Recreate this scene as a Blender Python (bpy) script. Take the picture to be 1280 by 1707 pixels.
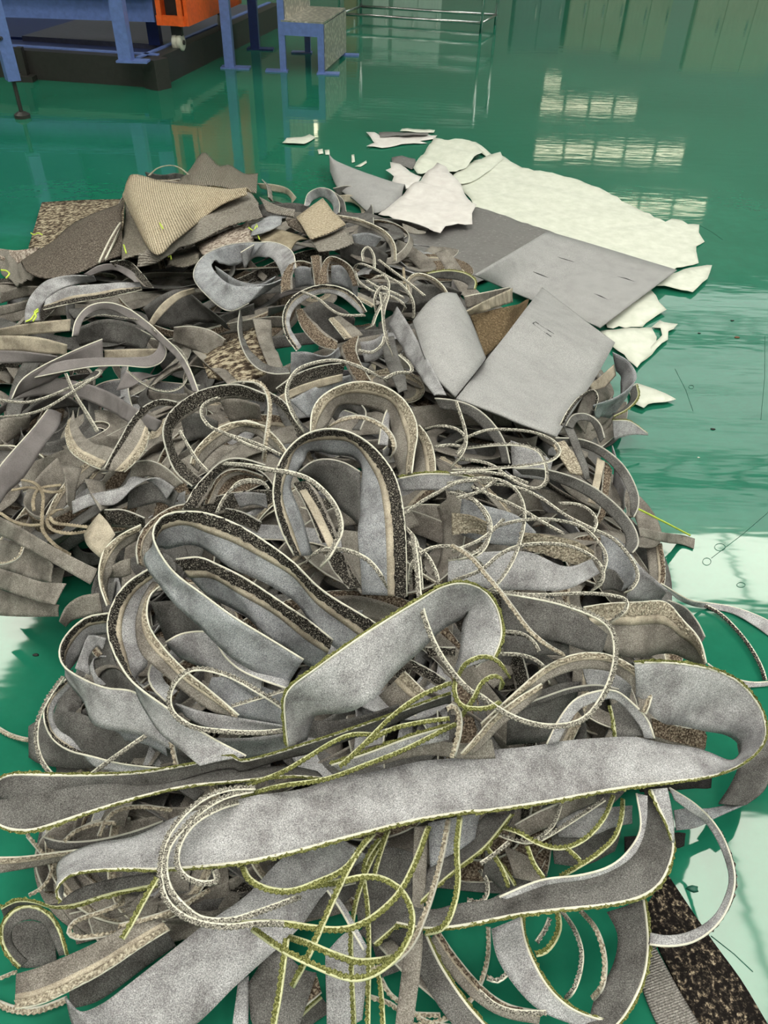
import bpy, math, random
import numpy as np
for o in list(bpy.data.objects): bpy.data.objects.remove(o)
S = bpy.context.scene
COL = S.collection
rng = np.random.default_rng(7)
random.seed(7)
# ------------------------------------------------------------------ camera
FPX, CH = 1280.0, 1.5
NX, NY = 590.0, 2350.0                      # vanishing point of the verticals in the photograph
PHI = math.atan2(640 - NX, NY - 853.5)
TH = math.atan(FPX / math.hypot(640 - NX, NY - 853.5))
VR = np.array([1., 0, 0]); VF = np.array([0, math.cos(TH), -math.sin(TH)]); VU = np.array([0, math.sin(TH), math.cos(TH)])
CAM = np.array([0, 0, CH])
cd = bpy.data.cameras.new('camera'); cam = bpy.data.objects.new('camera', cd); COL.objects.link(cam)
cd.sensor_fit = 'VERTICAL'; cd.sensor_height = 36.0; cd.lens = 36.0 * FPX / 1707.0
cd.clip_start = 0.01; cd.clip_end = 200
from mathutils import Matrix, Vector
cr = VR * math.cos(PHI) + VU * math.sin(PHI); cu = -VR * math.sin(PHI) + VU * math.cos(PHI); cb = -VF
cam.matrix_world = Matrix(((cr[0], cu[0], cb[0], 0), (cr[1], cu[1], cb[1], 0), (cr[2], cu[2], cb[2], CH), (0, 0, 0, 1)))
S.camera = cam
# ------------------------------------------------------------------ world, light, exposure
W = bpy.data.worlds.new('world'); S.world = W; W.use_nodes = True
W.node_tree.nodes['Background'].inputs[0].default_value = (0.80, 0.86, 0.95, 1)
W.node_tree.nodes['Background'].inputs[1].default_value = 0.55
S.view_settings.view_transform = 'Standard'; S.view_settings.look = 'None'
S.view_settings.gamma = 1.0; S.view_settings.use_curve_mapping = False
S.view_settings.exposure = 0.35
SKYLIGHT = 8.5          # radiance of the roof lights
WINDOW = 3.2
GRP = 1.5               # translucent roof sheets, paler than the roof lights
# roof lights: (centre x, centre y, size x, size y); some read off their mirror images in the floor, others unseen
ROOF_Z = 8.0
ROOFLIGHTS = [(5.7, 9.9, 3.8, 1.9), (5.0, 4.0, 2.8, 2.4), (-6.9, 7.6, 2.6, 1.8), (-6.9, 1.6, 2.6, 1.8),
              (-6.9, 13.6, 2.6, 1.8), (5.0, -2.2, 2.8, 2.4), (-1.0, -3.0, 3.6, 2.2), (-1.0, -7.5, 3.6, 2.2), (9.5, 1.0, 2.0, 2.4),
              (-1.2, .9, 4.0, 2.6), (-6.9, -4.4, 2.6, 1.8), (5.0, -7.0, 2.8, 2.4)]  # unseen overhead and rear roof lights, added for more top light

# ------------------------------------------------------------------ pixel helpers
def rays(xy):
    xy = np.atleast_2d(np.asarray(xy, float)); dx = xy[:, 0] - 640; dy = xy[:, 1] - 853.5
    u = dx * math.cos(PHI) + dy * math.sin(PHI); v = -dx * math.sin(PHI) + dy * math.cos(PHI)
    d = VF[None] * FPX + VR[None] * u[:, None] - VU[None] * v[:, None]
    return d / np.linalg.norm(d, axis=1)[:, None]
def at_h(xy, h):
    d = rays(xy); t = (np.asarray(h, float) - CH) / d[:, 2]
    return CAM[None] + d * t[:, None]
def P(x, y, h=0.0): return at_h([(x, y)], [h])[0]
# the heap: height above the floor in metres
DOMES = [(-1.05, 3.75, .85, .60, .30), (-.25, 3.30, .75, .75, .32), (-1.15, 2.55, 1.0, .80, .30), (-.10, 2.45, .95, .85, .34),
         (-.25, 1.60, .85, .75, .40), (.30, 1.60, .56, .74, .31), (.0, 1.10, .85, .45, .28), (-.9, 1.75, .6, .5, .16), (.58, 2.35, .40, .46, .17)]
def heap(X, Y):
    m = np.zeros(np.shape(X))
    for cx, cy, rx, ry, h in DOMES:
        d = ((X - cx) / rx) ** 2 + ((Y - cy) / ry) ** 2
        m = m + np.where(d < 1, h * np.clip(1 - d, 0, 1) ** .8, 0) ** 4
    return m ** .25
def heap_h(xy, lift):
    xy = np.atleast_2d(np.asarray(xy, float)); lift = np.asarray(lift, float); h = np.zeros(len(xy)) + lift
    for k in range(60):
        p = at_h(xy, h); h = .7 * h + .3 * np.maximum(heap(p[:, 0], p[:, 1]) + lift, .004)
    return h
# ------------------------------------------------------------------ materials
MATS = {}
def nodes(name):
    m = bpy.data.materials.new(name); m.use_nodes = True; nt = m.node_tree
    b = nt.nodes['Principled BSDF']; MATS[name] = m
    return m, nt, b
def N(nt, t, **kw):
    n = nt.nodes.new(t)
    for k, v in kw.items(): setattr(n, k, v)
    return n
def ramp(nt, fac, stops):
    r = N(nt, 'ShaderNodeValToRGB'); e = r.color_ramp.elements
    while len(e) < len(stops): e.new(.5)
    for i, (p, c) in enumerate(stops): e[i].position = p; e[i].color = (*c, 1)
    nt.links.new(fac, r.inputs[0]); return r.outputs[0]
def noise(nt, scale, detail=2, rough=.5, vec=None, coord='Object', stretch=None):
    n = N(nt, 'ShaderNodeTexNoise'); n.inputs['Scale'].default_value = scale; n.inputs['Detail'].default_value = detail; n.inputs['Roughness'].default_value = rough
    tc = N(nt, 'ShaderNodeTexCoord'); src = tc.outputs[coord]
    if stretch:
        mp = N(nt, 'ShaderNodeMapping'); mp.inputs['Scale'].default_value = stretch; nt.links.new(src, mp.inputs[0]); src = mp.outputs[0]
    nt.links.new(src, n.inputs['Vector']); return n.outputs['Fac']
def mix(nt, fac, a, b, mode='MIX'):
    m = N(nt, 'ShaderNodeMix', data_type='RGBA', blend_type=mode)
    for s, v in ((m.inputs[0], fac), (m.inputs[6], a), (m.inputs[7], b)):
        if isinstance(v, (int, float)): s.default_value = v
        elif isinstance(v, tuple): s.default_value = (*v, 1)
        else: nt.links.new(v, s)
    return m.outputs[2]
def bump(nt, b, h, strength, dist):
    n = N(nt, 'ShaderNodeBump'); n.inputs['Strength'].default_value = strength; n.inputs['Distance'].default_value = dist
    nt.links.new(h, n.inputs['Height']); nt.links.new(n.outputs[0], b.inputs['Normal'])
def flat(name, col, rough=.6, metal=0, spec=.5):
    m, nt, b = nodes(name); n = noise(nt, 30, 4)
    c = ramp(nt, n, [(.3, tuple(x * .86 for x in col)), (.7, tuple(min(1, x * 1.1) for x in col))])
    nt.links.new(c, b.inputs['Base Color']); b.inputs['Roughness'].default_value = rough; b.inputs['Metallic'].default_value = metal
    b.inputs['Specular IOR Level'].default_value = spec; return m
def felt(name, dark, mid, light, blot=.9):
    m, nt, b = nodes(name)
    f = noise(nt, 520, 3, .75); c = ramp(nt, f, [(.32, dark), (.5, mid), (.68, light)])
    l = noise(nt, 14, 5, .65); c = mix(nt, blot, c, ramp(nt, l, [(.36, (.52, .50, .50)), (.5, (.88, .87, .87)), (.64, (1.12, 1.12, 1.12))]), 'MULTIPLY')
    nt.links.new(c, b.inputs['Base Color']); b.inputs['Roughness'].default_value = .95; b.inputs['Specular IOR Level'].default_value = .15
    bump(nt, b, f, .5, .002); return m
def tuft(name, stops, scale=260):
    m, nt, b = nodes(name); f = noise(nt, scale, 2, .6); c = ramp(nt, f, stops)
    nt.links.new(c, b.inputs['Base Color']); b.inputs['Roughness'].default_value = .95; b.inputs['Specular IOR Level'].default_value = .1
    bump(nt, b, f, .8, .004); return m
felt('felt_grey', (.16, .157, .172), (.41, .405, .435), (.78, .775, .81))
felt('felt_blue', (.15, .16, .19), (.37, .38, .42), (.72, .73, .77))
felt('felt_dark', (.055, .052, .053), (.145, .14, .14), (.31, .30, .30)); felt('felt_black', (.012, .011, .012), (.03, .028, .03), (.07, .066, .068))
felt('felt_warm', (.13, .115, .10), (.27, .245, .225), (.54, .505, .475))
felt('felt_panel', (.22, .215, .225), (.40, .395, .41), (.62, .61, .63), .22)
felt('vinyl_lilac', (.20, .18, .19), (.26, .235, .245), (.31, .285, .295), .35)
felt('cream', (.36, .30, .24), (.56, .49, .40), (.74, .68, .58))
felt('tan', (.22, .175, .12), (.38, .32, .24), (.55, .49, .39))
tuft('tuft_dark', [(.42, (.012, .011, .011)), (.55, (.06, .052, .048)), (.64, (.36, .33, .29)), (.74, (.62, .58, .52))], 430)
tuft('tuft_brown', [(.32, (.03, .022, .017)), (.5, (.15, .11, .085)), (.66, (.42, .35, .28))])
tuft('tuft_beige', [(.3, (.13, .105, .08)), (.5, (.36, .31, .25)), (.68, (.66, .60, .50))])
tuft('tuft_green', [(.3, (.05, .054, .016)), (.5, (.175, .18, .058)), (.68, (.40, .40, .19))], 420)
tuft('tuft_white', [(.38, (.05, .045, .04)), (.5, (.27, .25, .225)), (.66, (.62, .59, .53))], 480)
flat('bead', (.74, .71, .63), .7); flat('bead_green', (.60, .60, .38), .7); flat('bead_grey', (.52, .50, .46), .8)
# ------------------------------------------------------------------ object helpers
def mesh(name, V, Fc, mat, smooth=True, uv=None):
    me = bpy.data.meshes.new(name); me.from_pydata(np.asarray(V).tolist(), [], Fc if isinstance(Fc, list) else np.asarray(Fc).tolist())
    for m in (mat if isinstance(mat, (list, tuple)) else [mat]): me.materials.append(MATS[m] if isinstance(m, str) else m)
    if smooth: me.polygons.foreach_set('use_smooth', [True] * len(me.polygons))
    if uv is not None:
        L = me.uv_layers.new(name='uv'); li = np.zeros(len(me.loops), int); me.loops.foreach_get('vertex_index', li)
        L.data.foreach_set('uv', np.asarray(uv, float)[li].ravel())
    me.update(); return me
def obj(name, me, parent=None, loc=None):
    o = bpy.data.objects.new(name, me); COL.objects.link(o)
    if parent is not None: o.parent = parent
    if loc is not None: o.location = loc
    return o
def empty(name, loc, label, cat, group=None):
    o = bpy.data.objects.new(name, None); COL.objects.link(o); o.location = loc; o.empty_display_size = .05
    o['label'] = label; o['category'] = cat
    if group: o['group'] = group
    return o
def tag(o, label, cat, group=None):
    o['label'] = label; o['category'] = cat
    if group: o['group'] = group
    return o
def struct(o): o['kind'] = 'structure'; return o
def box_vf(c, s, rot=None):
    c = np.array(c, float); s = np.array(s, float) / 2
    v = np.array([(a, b, d) for a in (-1, 1) for b in (-1, 1) for d in (-1, 1)], float) * s
    if rot is not None: v = v @ np.array(rot).T
    return v + c, [(0, 1, 3, 2), (4, 6, 7, 5), (0, 4, 5, 1), (2, 3, 7, 6), (0, 2, 6, 4), (1, 5, 7, 3)]
def join(parts):
    V = []; Fc = []; n = 0
    for v, f in parts:
        V.append(np.asarray(v)); Fc += [tuple(int(i) + n for i in q) for q in f]; n += len(v)
    return np.concatenate(V), Fc
def tube_vf(path, r, k=8, caps=True):
    p = np.asarray(path, float); n = len(p); r = np.broadcast_to(np.asarray(r, float), (n,))
    t = np.gradient(p, axis=0); t /= np.linalg.norm(t, axis=1)[:, None] + 1e-9
    up = np.array([0, 0, 1.]); a = np.cross(t, up); bad = np.linalg.norm(a, axis=1) < .1
    a[bad] = np.cross(t[bad], np.array([1., 0, 0])); a /= np.linalg.norm(a, axis=1)[:, None]; b = np.cross(a, t)
    ang = np.linspace(0, 2 * math.pi, k, endpoint=False)
    V = p[:, None] + r[:, None, None] * (a[:, None] * np.cos(ang)[None, :, None] + b[:, None] * np.sin(ang)[None, :, None])
    i = np.arange(n - 1)[:, None] * k; j = np.arange(k)[None]; jn = (j + 1) % k
    Fc = np.stack([i + j, i + jn, i + k + jn, i + k + j], -1).reshape(-1, 4).tolist()
    if caps: Fc += [list(range(k))[::-1], list(range((n - 1) * k, n * k))]
    return V.reshape(-1, 3), Fc
def bar(a, b, w, h, up=(0, 0, 1)):
    a = np.array(a, float); b = np.array(b, float); t = b - a; L = np.linalg.norm(t); t /= L
    u = np.array(up, float); s = np.cross(t, u)
    if np.linalg.norm(s) < .05: s = np.cross(t, (1, 0, 0))
    s /= np.linalg.norm(s); u = np.cross(s, t)
    return box_vf((a + b) / 2, (L, w, h), np.stack([t, s, u], 1))
def part(name, parts, mat, parent, smooth=False, label=None):
    V, Fc = join(parts if isinstance(parts, list) else [parts])
    V = V - np.array(parent.matrix_world.translation if False else parent.location)
    o = obj(name, mesh(name, V, Fc, mat, smooth), parent)
    if label: o['label'] = label
    return o
def sub(name, parts, mat, parent, root, smooth=False):
    V, Fc = join(parts if isinstance(parts, list) else [parts]); V = V - np.array(root.location)
    return obj(name, mesh(name, V, Fc, mat, smooth), parent)
# ------------------------------------------------------------------ strips
FR = dict(A=(0, 240, .34375), B=(400, 240, .34375), C=(760, 300, .40625), D=(0, 600, .34375), E=(380, 580, .34375), F=(760, 660, .40625),
          G=(0, 840, .390625), H=(400, 900, .390625), I=(800, 900, .375), J=(0, 1200, .390625), K=(400, 1200, .390625), L=(800, 1200, .375),
          M=(440, 190, .328125), Z=(0, 0, 1))
def points(pts, dim):
    out = []; fr = FR['Z']; lf = []
    for p in pts:
        if isinstance(p, str): fr = FR[p]; continue
        out.append([(fr[0], fr[1])[i % 2] + p[i] * fr[2] for i in range(dim)]); lf.append(p[dim] if len(p) > dim else 0.0)
    return np.array(out, float), np.array(lf, float)
def spline(C, m):
    n = len(C); d = np.r_[0, np.cumsum(np.maximum(np.linalg.norm(np.diff(C[:, :2], axis=0), axis=1), 1e-3) ** .6)]
    Tn = np.zeros_like(C)                       # finite-difference tangents on a centripetal parameter
    for i in range(n):
        a, b = max(i - 1, 0), min(i + 1, n - 1); Tn[i] = (C[b] - C[a]) / (d[b] - d[a])
    s = np.linspace(0, d[-1], m); k = np.clip(np.searchsorted(d, s, 'right') - 1, 0, n - 2)
    h = (d[k + 1] - d[k])[:, None]; t = ((s - d[k])[:, None]) / h
    return (2*t**3-3*t**2+1) * C[k] + (t**3-2*t**2+t) * h * Tn[k] + (-2*t**3+3*t**2) * C[k + 1] + (t**3-t**2) * h * Tn[k + 1]
def smooth1(a, w):
    if w < 1: return a
    k = np.exp(-.5 * (np.arange(-2 * w, 2 * w + 1) / w) ** 2); k /= k.sum()
    pad = np.pad(a, [(2 * w, 2 * w)] + [(0, 0)] * (a.ndim - 1), mode='edge')
    if a.ndim == 1: return np.convolve(pad, k, 'valid')
    return np.stack([np.convolve(pad[:, i], k, 'valid') for i in range(a.shape[1])], 1)
def resample(A, B, step):
    c = (A + B) / 2; L = np.r_[0, np.cumsum(np.linalg.norm(np.diff(c, axis=0), axis=1))]; m = max(int(L[-1] / step), 6)
    s = np.linspace(0, L[-1], m)
    f = lambda Q: np.stack([np.interp(s, L, Q[:, i]) for i in range(3)], 1)
    return f(A), f(B), s
def norml(v): return v / (np.linalg.norm(v, axis=-1, keepdims=True) + 1e-9)
def frame(A, B):
    t = norml(np.gradient((A + B) / 2, axis=0)); c = norml(B - A); n = norml(np.cross(t, c)); return t, c, n
def grid_faces(n, m, flip=False):
    i = np.arange(n - 1)[:, None] * m; j = np.arange(m - 1)[None]
    q = [i + j, i + j + 1, i + m + j + 1, i + m + j]
    return np.stack(q[::-1] if flip else q, -1).reshape(-1, 4)
def slab(A, B, n, f0, f1, o0, o1, m, jit=0.0, wave=None, jag=0.0):
    """closed slab between fractions f0..f1 across the strip and offsets o0..o1 along its normal"""
    k = len(A); f = np.linspace(f0, f1, m); g = A[:, None] * (1 - f)[None, :, None] + B[:, None] * f[None, :, None]
    if wave is not None: g = g + n[:, None] * wave[:, :, None]
    if jag: g[:, 0] += (B - A) * (rng.random((k, 1)) * jag); g[:, -1] -= (B - A) * (rng.random((k, 1)) * jag)
    top = g + n[:, None] * o1; bot = g + n[:, None] * o0
    if jit: top = top + rng.normal(0, jit, top.shape); top[:, 0] += rng.normal(0, jit, (k, 3)); bot[:, 0] = top[:, 0] * .5 + bot[:, 0] * .5
    V = np.concatenate([top.reshape(-1, 3), bot.reshape(-1, 3)]); o = k * m
    F1 = grid_faces(k, m, True); F2 = grid_faces(k, m) + o
    i = np.arange(k - 1); e0 = i * m; e1 = i * m + m - 1
    s0 = np.stack([e0, e0 + m, e0 + m + o, e0 + o], 1)[:, ::-1]; s1 = np.stack([e1, e1 + m, e1 + m + o, e1 + o], 1)
    j = np.arange(m - 1); c0 = np.stack([j, j + 1, j + 1 + o, j + o], 1); z = (k - 1) * m; c1 = np.stack([z + j, z + j + 1, z + j + 1 + o, z + j + o], 1)[:, ::-1]
    return V, np.concatenate([F1, F2, s0, s1, c0, c1])
STAT = []
ANCHORS = [(310, 350, 'by the beige cloth'), (590, 350, 'by the back felt rings'), (745, 570, 'by the bowed felt panel'), (880, 620, 'beneath the light felt panel'), (150, 490, 'by the lime-tied bundle'), (120, 580, 'among the lilac strips'),
           (520, 520, 'by the dark ring cluster'), (640, 520, 'at the upper cord knot'), (180, 740, 'by the crossed pair of strips'), (340, 720, 'by the wide open dark ring'), (590, 700, 'by the farther upright loop'), (70, 840, 'by the tan cords'), (570, 880, 'by the nearer hairpin loop'),
           (830, 760, 'below the light panel corner'), (980, 800, 'by the two large dark hoops'), (400, 960, 'by the big grey loop'), (220, 1080, 'by the sweeping rounded strip'), (640, 1080, 'by the twisted green-rimmed loop'), (900, 930, 'across the flat felt below the hoops'), (1080, 1050, 'by the bulging tan-pile strip'),
           (760, 870, 'right beside the hairpin loop'), (800, 1010, 'between twisted loop and dark hoops'), (930, 1130, 'by the tan-pile arch'), (150, 1330, 'by the long hairpin strip'), (560, 1260, 'between twisted loop and widest strip'), (760, 1180, 'at the green cord rings'), (300, 1430, 'by the wrapped white cords'), (560, 1500, 'in the green cord ring'), (640, 1640, 'below the green cord ring'),
           (740, 1480, 'by the tall brownish strip'), (930, 1380, 'under the widest strip'), (1000, 1480, 'by the curved dark strip'), (1000, 1600, 'by the turning strip'), (300, 1600, 'by the very wide pale strip')]
def to_px(p):
    q = np.asarray(p, float) - CAM; z = q @ VF; u = FPX * (q @ VR) / z; v = -FPX * (q @ VU) / z
    return 640 + u * math.cos(PHI) - v * math.sin(PHI), 853.5 + u * math.sin(PHI) + v * math.cos(PHI)
def near_what(p):
    x, y = to_px(p); return min(ANCHORS, key=lambda a: (a[0] - x) ** 2 + (a[1] - y) ** 2)[2]
KIND = {  # name, felt, tuft, bead, lanes
    'g': ('carpet_edge_strip', 'felt_grey', 'tuft_dark', 'bead'), 'gb': ('carpet_edge_strip', 'felt_blue', 'tuft_dark', 'bead'),
    'gw': ('carpet_edge_strip', 'felt_warm', 'tuft_brown', 'bead_grey'), 'gt': ('carpet_edge_strip', 'felt_warm', 'tuft_beige', 'bead'),
    'n': ('green_edged_strip', 'felt_grey', 'tuft_green', 'bead'), 'nk': ('green_edged_strip', 'felt_dark', 'tuft_green', 'bead'), 'pk': ('felt_strip', 'felt_black', None, None), 'rb': ('felt_strip', 'felt_blue', None, 'bead_grey'), 'nd': ('green_edged_strip', 'felt_dark', 'tuft_green', 'bead_green'),
    'p': ('felt_strip', 'felt_grey', None, None), 'pb': ('felt_strip', 'felt_blue', None, None), 'pd': ('felt_strip', 'felt_dark', None, None),
    'pw': ('felt_strip', 'felt_warm', None, None), 'r': ('felt_strip', 'felt_grey', None, 'bead'), 'rd': ('felt_strip', 'felt_dark', None, 'bead_grey'),
    's': ('smooth_strip', 'vinyl_lilac', None, 'bead'), 'sp': ('smooth_strip', 'vinyl_lilac', None, None), 'w': ('cream_strip', 'cream', None, None),
    'b': ('tufted_strip', 'felt_warm', 'tuft_dark', 'bead_grey'), 'bw': ('tufted_strip', 'felt_warm', 'tuft_brown', 'bead_grey'), 't': ('tufted_strip', 'tan', 'tuft_beige', None)}
def build_band(kind, A, B, label, group, carp=1, cat='strip'):
    name, fm, tm, bm = KIND[kind]; wid = float(np.median(np.linalg.norm(B - A, axis=1)))
    A, B, s = resample(A, B, .011)
    t, c, n = frame(A, B); n = smooth1(n, 2); n = norml(n)
    k = len(A); ph = rng.random(3) * 6; m = 7
    f = np.linspace(0, 1, m)
    amp = min(.009, wid * .085)
    wave = amp * (np.sin(s[:, None] * 21 + ph[0] + f[None] * 2.4) * .6 + np.sin(s[:, None] * 47 + ph[1] - f[None] * 3.5) * .4) * (f[None] ** .7)
    base = np.array([*((A + B) / 2).mean(0)[:2], max(0, min(A[:, 2].min(), B[:, 2].min()))])
    A = A - base; B = B - base
    root = empty(name, base, label, cat, group)
    th = .0030
    V, Fc = slab(A, B, n, 0, 1, -th / 2, th / 2, m, wave=wave)
    obj('felt_band' if name != 'cream_strip' else 'band', mesh(name, V, Fc, fm), root)
    if tm and kind[0] in 'gbt':
        cover = {'g': .24, 'b': .8, 't': 1.0}[kind[0]]
        A2, B2, s2 = resample(A, B, .0055); n2 = norml(np.stack([np.interp(s2, s, n[:, i]) for i in range(3)], 1))
        # the slab's own ripple, so the lanes stay on its surface
        def wv(fr): return amp * (np.sin(s2[:, None] * 21 + ph[0] + fr[None] * 2.4) * .6 + np.sin(s2[:, None] * 47 + ph[1] - fr[None] * 3.5) * .4) * (fr[None] ** .7)
        mm = max(4, min(9, int(cover * wid / .005))); fr = np.linspace(0.0, cover, mm)
        o = sorted((carp * th * .4, carp * (th / 2 + .0035)))
        V, Fc = slab(A2, B2, n2 * carp, 0, cover, th * .4, th / 2 + .0026, mm, jit=.0009, wave=wv(fr) * carp)
        obj('tufted_edge', mesh('tuft', V, Fc, tm, False), root)
        if kind[0] == 'g':
            fr = np.linspace(cover, cover + .17, 3)
            V, Fc = slab(A2, B2, n2 * carp, cover, cover + .17, th * .4, th / 2 + .0012, 3, wave=wv(fr) * carp)
            obj('cream_band', mesh('cream', V, Fc, 'cream'), root)
    if kind[0] == 'n':
        A2, B2, s2 = resample(A, B, .0045); c2 = norml(B2 - A2); n2 = norml(np.stack([np.interp(s2, s, n[:, i]) for i in range(3)], 1))
        E = A2 - c2 * .0042
        V, Fc = slab(E, A2 + c2 * .0015, n2, 0, 1, -.0016, .0016, 4, jit=.0009)
        obj('tufted_edge', mesh('tuft', V, Fc, tm, False), root)
    if bm:
        A2, B2, s2 = resample(A, B, .010); c2 = norml(B2 - A2)
        V, Fc = tube_vf(A2 + c2 * (.0015 if kind[0] == 'n' else 0), .0027 if kind[0] == 'n' else .0020, 6)
        obj('edge_piping', mesh('piping', V, Fc, bm), root)
    return root
def T(kind, label, lift, pts, k=.8, face='f', group=None, W=None, sgn=1, cat='strip'):
    """band traced by its two long edges: a pixel is only a direction, the distance comes from the heap it lies on"""
    C, lf = points(pts, 4); h = heap_h(C[:, :2], lift + lf)
    C = np.c_[C, h]; m = 40 * (len(C) - 1)
    Q = spline(C, m); A = at_h(Q[:, :2], np.maximum(Q[:, 4], .006)); d = rays(Q[:, 2:4])
    b = ((A - CAM) * d).sum(1); perp = np.linalg.norm(CAM + d * b[:, None] - A, axis=1)
    if W is None: W = np.percentile(perp, 88) * 1.02
    s = smooth1(np.sqrt(np.clip(W * W - perp ** 2, 0, None)) * k, 20) * sgn
    tt = np.minimum(b + s, (.005 - CH) / d[:, 2]); B = CAM + d * tt[:, None]
    B = smooth1(B, 6); A = smooth1(A, 4)
    # which side faces the camera at the start
    i = slice(len(A) // 12, len(A) // 6 + 2); _, _, n = frame(A, B)
    sgnn = np.sign(((CAM - A) * n).sum(1)[i].mean()) or 1
    carp = sgnn if face == 'c' else -sgnn
    STAT.append((kind, round(float(W), 3)))
    return build_band(kind, A, B, label, group, carp, cat)
CK = {'c': ('tuft_white', 'bead'), 'cg': ('tuft_green', 'bead_green'), 'cw': ('tuft_beige', 'bead_grey'), 'cd': ('tuft_dark', 'bead'), 'ct': ('tan', 'tan')}
def build_cord(kind, c, w, label, group, tilt=None):
    w = w * .70; tm, bm = CK[kind]; L = np.r_[0, np.cumsum(np.linalg.norm(np.diff(c, axis=0), axis=1))]
    s = np.linspace(0, L[-1], max(int(L[-1] / .0042), 8)); p = np.stack([np.interp(s, L, c[:, i]) for i in range(3)], 1)
    t = norml(np.gradient(p, axis=0)); up = norml(norml(CAM[None] - p) * .5 + np.array([[0, 0, 1.]]) + (0 if tilt is None else np.array([tilt])))
    side = norml(np.cross(t, up)); side = norml(smooth1(side, 4)); nn = norml(np.cross(side, t))
    base = np.array([*p.mean(0)[:2], max(0, p[:, 2].min() - w / 2)]); p = p - base
    if group in ('white stitched cords', 'green tufted cords'): nw = near_what((p + base).mean(0)); label = label % nw; group = group + ' ' + nw
    root = empty('edging_cord', base, label, 'cord', group)
    A = p - side * w / 2; B = p + side * w / 2
    V, Fc = slab(A + (B - A) * .25, B, nn, 0, 1, -.0013, .0013, 4, jit=.0004)
    rib = np.where((np.arange(len(p)) % 2) == 0, 1, -.6)           # the stitches of the overlocked edge
    kk = len(p); V = V.reshape(2, kk, 4, 3); V[0] += (nn * rib[:, None] * .0009)[:, None]; V[:, :, 3] += (side * rib[:, None] * .0012)[None]; V = V.reshape(-1, 3)
    obj('stitched_fringe', mesh('fringe', V, Fc, tm, False), root)
    V, Fc = tube_vf((A + (B - A) * .2)[::2], w * .22, 6); obj('core', mesh('core', V, Fc, bm), root)
    return root
def C_(kind, label, lift, pts, w=.011, group=None):
    C, lf = points(pts, 2)
    if len(C) > 5 and lift > .05: lf[0] -= .05; lf[-1] -= .05          # the ends dive back into the tangle
    h = heap_h(C, lift + lf); C = np.c_[C, h]
    Q = spline(C, 40 * (len(C) - 1)); c = smooth1(at_h(Q[:, :2], np.maximum(Q[:, 2], .008)), 5)
    return build_cord(kind, c, w, label, group)
# ------------------------------------------------------------------ the hall
XL, XR, YB, YF = -12.0, 13.0, 22.0, -9.0
m, nt, b = nodes('floor_epoxy')
n1 = noise(nt, .7, 5, .6); c = ramp(nt, n1, [(.3, (.010, .140, .086)), (.7, (.020, .195, .124))])
n2 = noise(nt, 14, 6, .7); c = mix(nt, .35, c, ramp(nt, n2, [(.35, (.75, .78, .75)), (.65, (1.1, 1.1, 1.1))]), 'MULTIPLY')
n3 = noise(nt, 2.2, 3, .6, stretch=(1, 40, 1)); sc = ramp(nt, n3, [(.70, (0, 0, 0)), (.735, (1, 1, 1))])
c = mix(nt, .0, c, sc); nt.links.new(c, b.inputs['Base Color'])
rr = N(nt, 'ShaderNodeMapRange'); nt.links.new(noise(nt, 3.5, 5, .6), rr.inputs[0]); rr.inputs[3].default_value = .02; rr.inputs[4].default_value = .09
nt.links.new(rr.outputs[0], b.inputs['Roughness']); b.inputs['IOR'].default_value = 1.55
wv = noise(nt, 7, 2, .5, stretch=(.6, 2.2, 1)); bump(nt, b, wv, .03, .02)
flat('wall_paint', (.36, .37, .33), .8); flat('wall_low', (.25, .30, .26), .7); flat('ceiling_sheet', (.44, .47, .46), .7); flat('roof_steel', (.20, .22, .22), .6)
def emis(name, col, st):
    m, nt, b = nodes(name); b.inputs['Base Color'].default_value = (.8, .8, .8, 1); b.inputs['Emission Color'].default_value = (*col, 1); b.inputs['Emission Strength'].default_value = st
emis('skylight', (1.0, .965, .84), SKYLIGHT); emis('roof_translucent', (.95, 1.0, .95), GRP); emis('window_glow', (1.0, .90, .62), WINDOW)
def plane(name, pts, mat): return struct(obj(name, mesh(name, pts, [(0, 1, 2, 3)], mat, False)))
def solid(name, lo, hi, mat):
    lo = np.array(lo, float); hi = np.array(hi, float); V, Fc = box_vf((lo + hi) / 2, hi - lo); return struct(obj(name, mesh(name, V, Fc, mat, False)))
solid('floor', (XL - .2, YF - .2, -.2), (XR + .2, YB + .2, 0), 'floor_epoxy')
solid('wall_back', (XL - .2, YB, 0), (XR + .2, YB + .2, ROOF_Z), 'wall_paint')
solid('wall_front', (XL - .2, YF - .2, 0), (XR + .2, YF, ROOF_Z), 'wall_paint')
solid('wall_left', (XL - .2, YF, 0), (XL, YB, ROOF_Z), 'wall_paint')
solid('wall_right', (XR, YF, 0), (XR + .2, YB, ROOF_Z), 'wall_paint')
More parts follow.
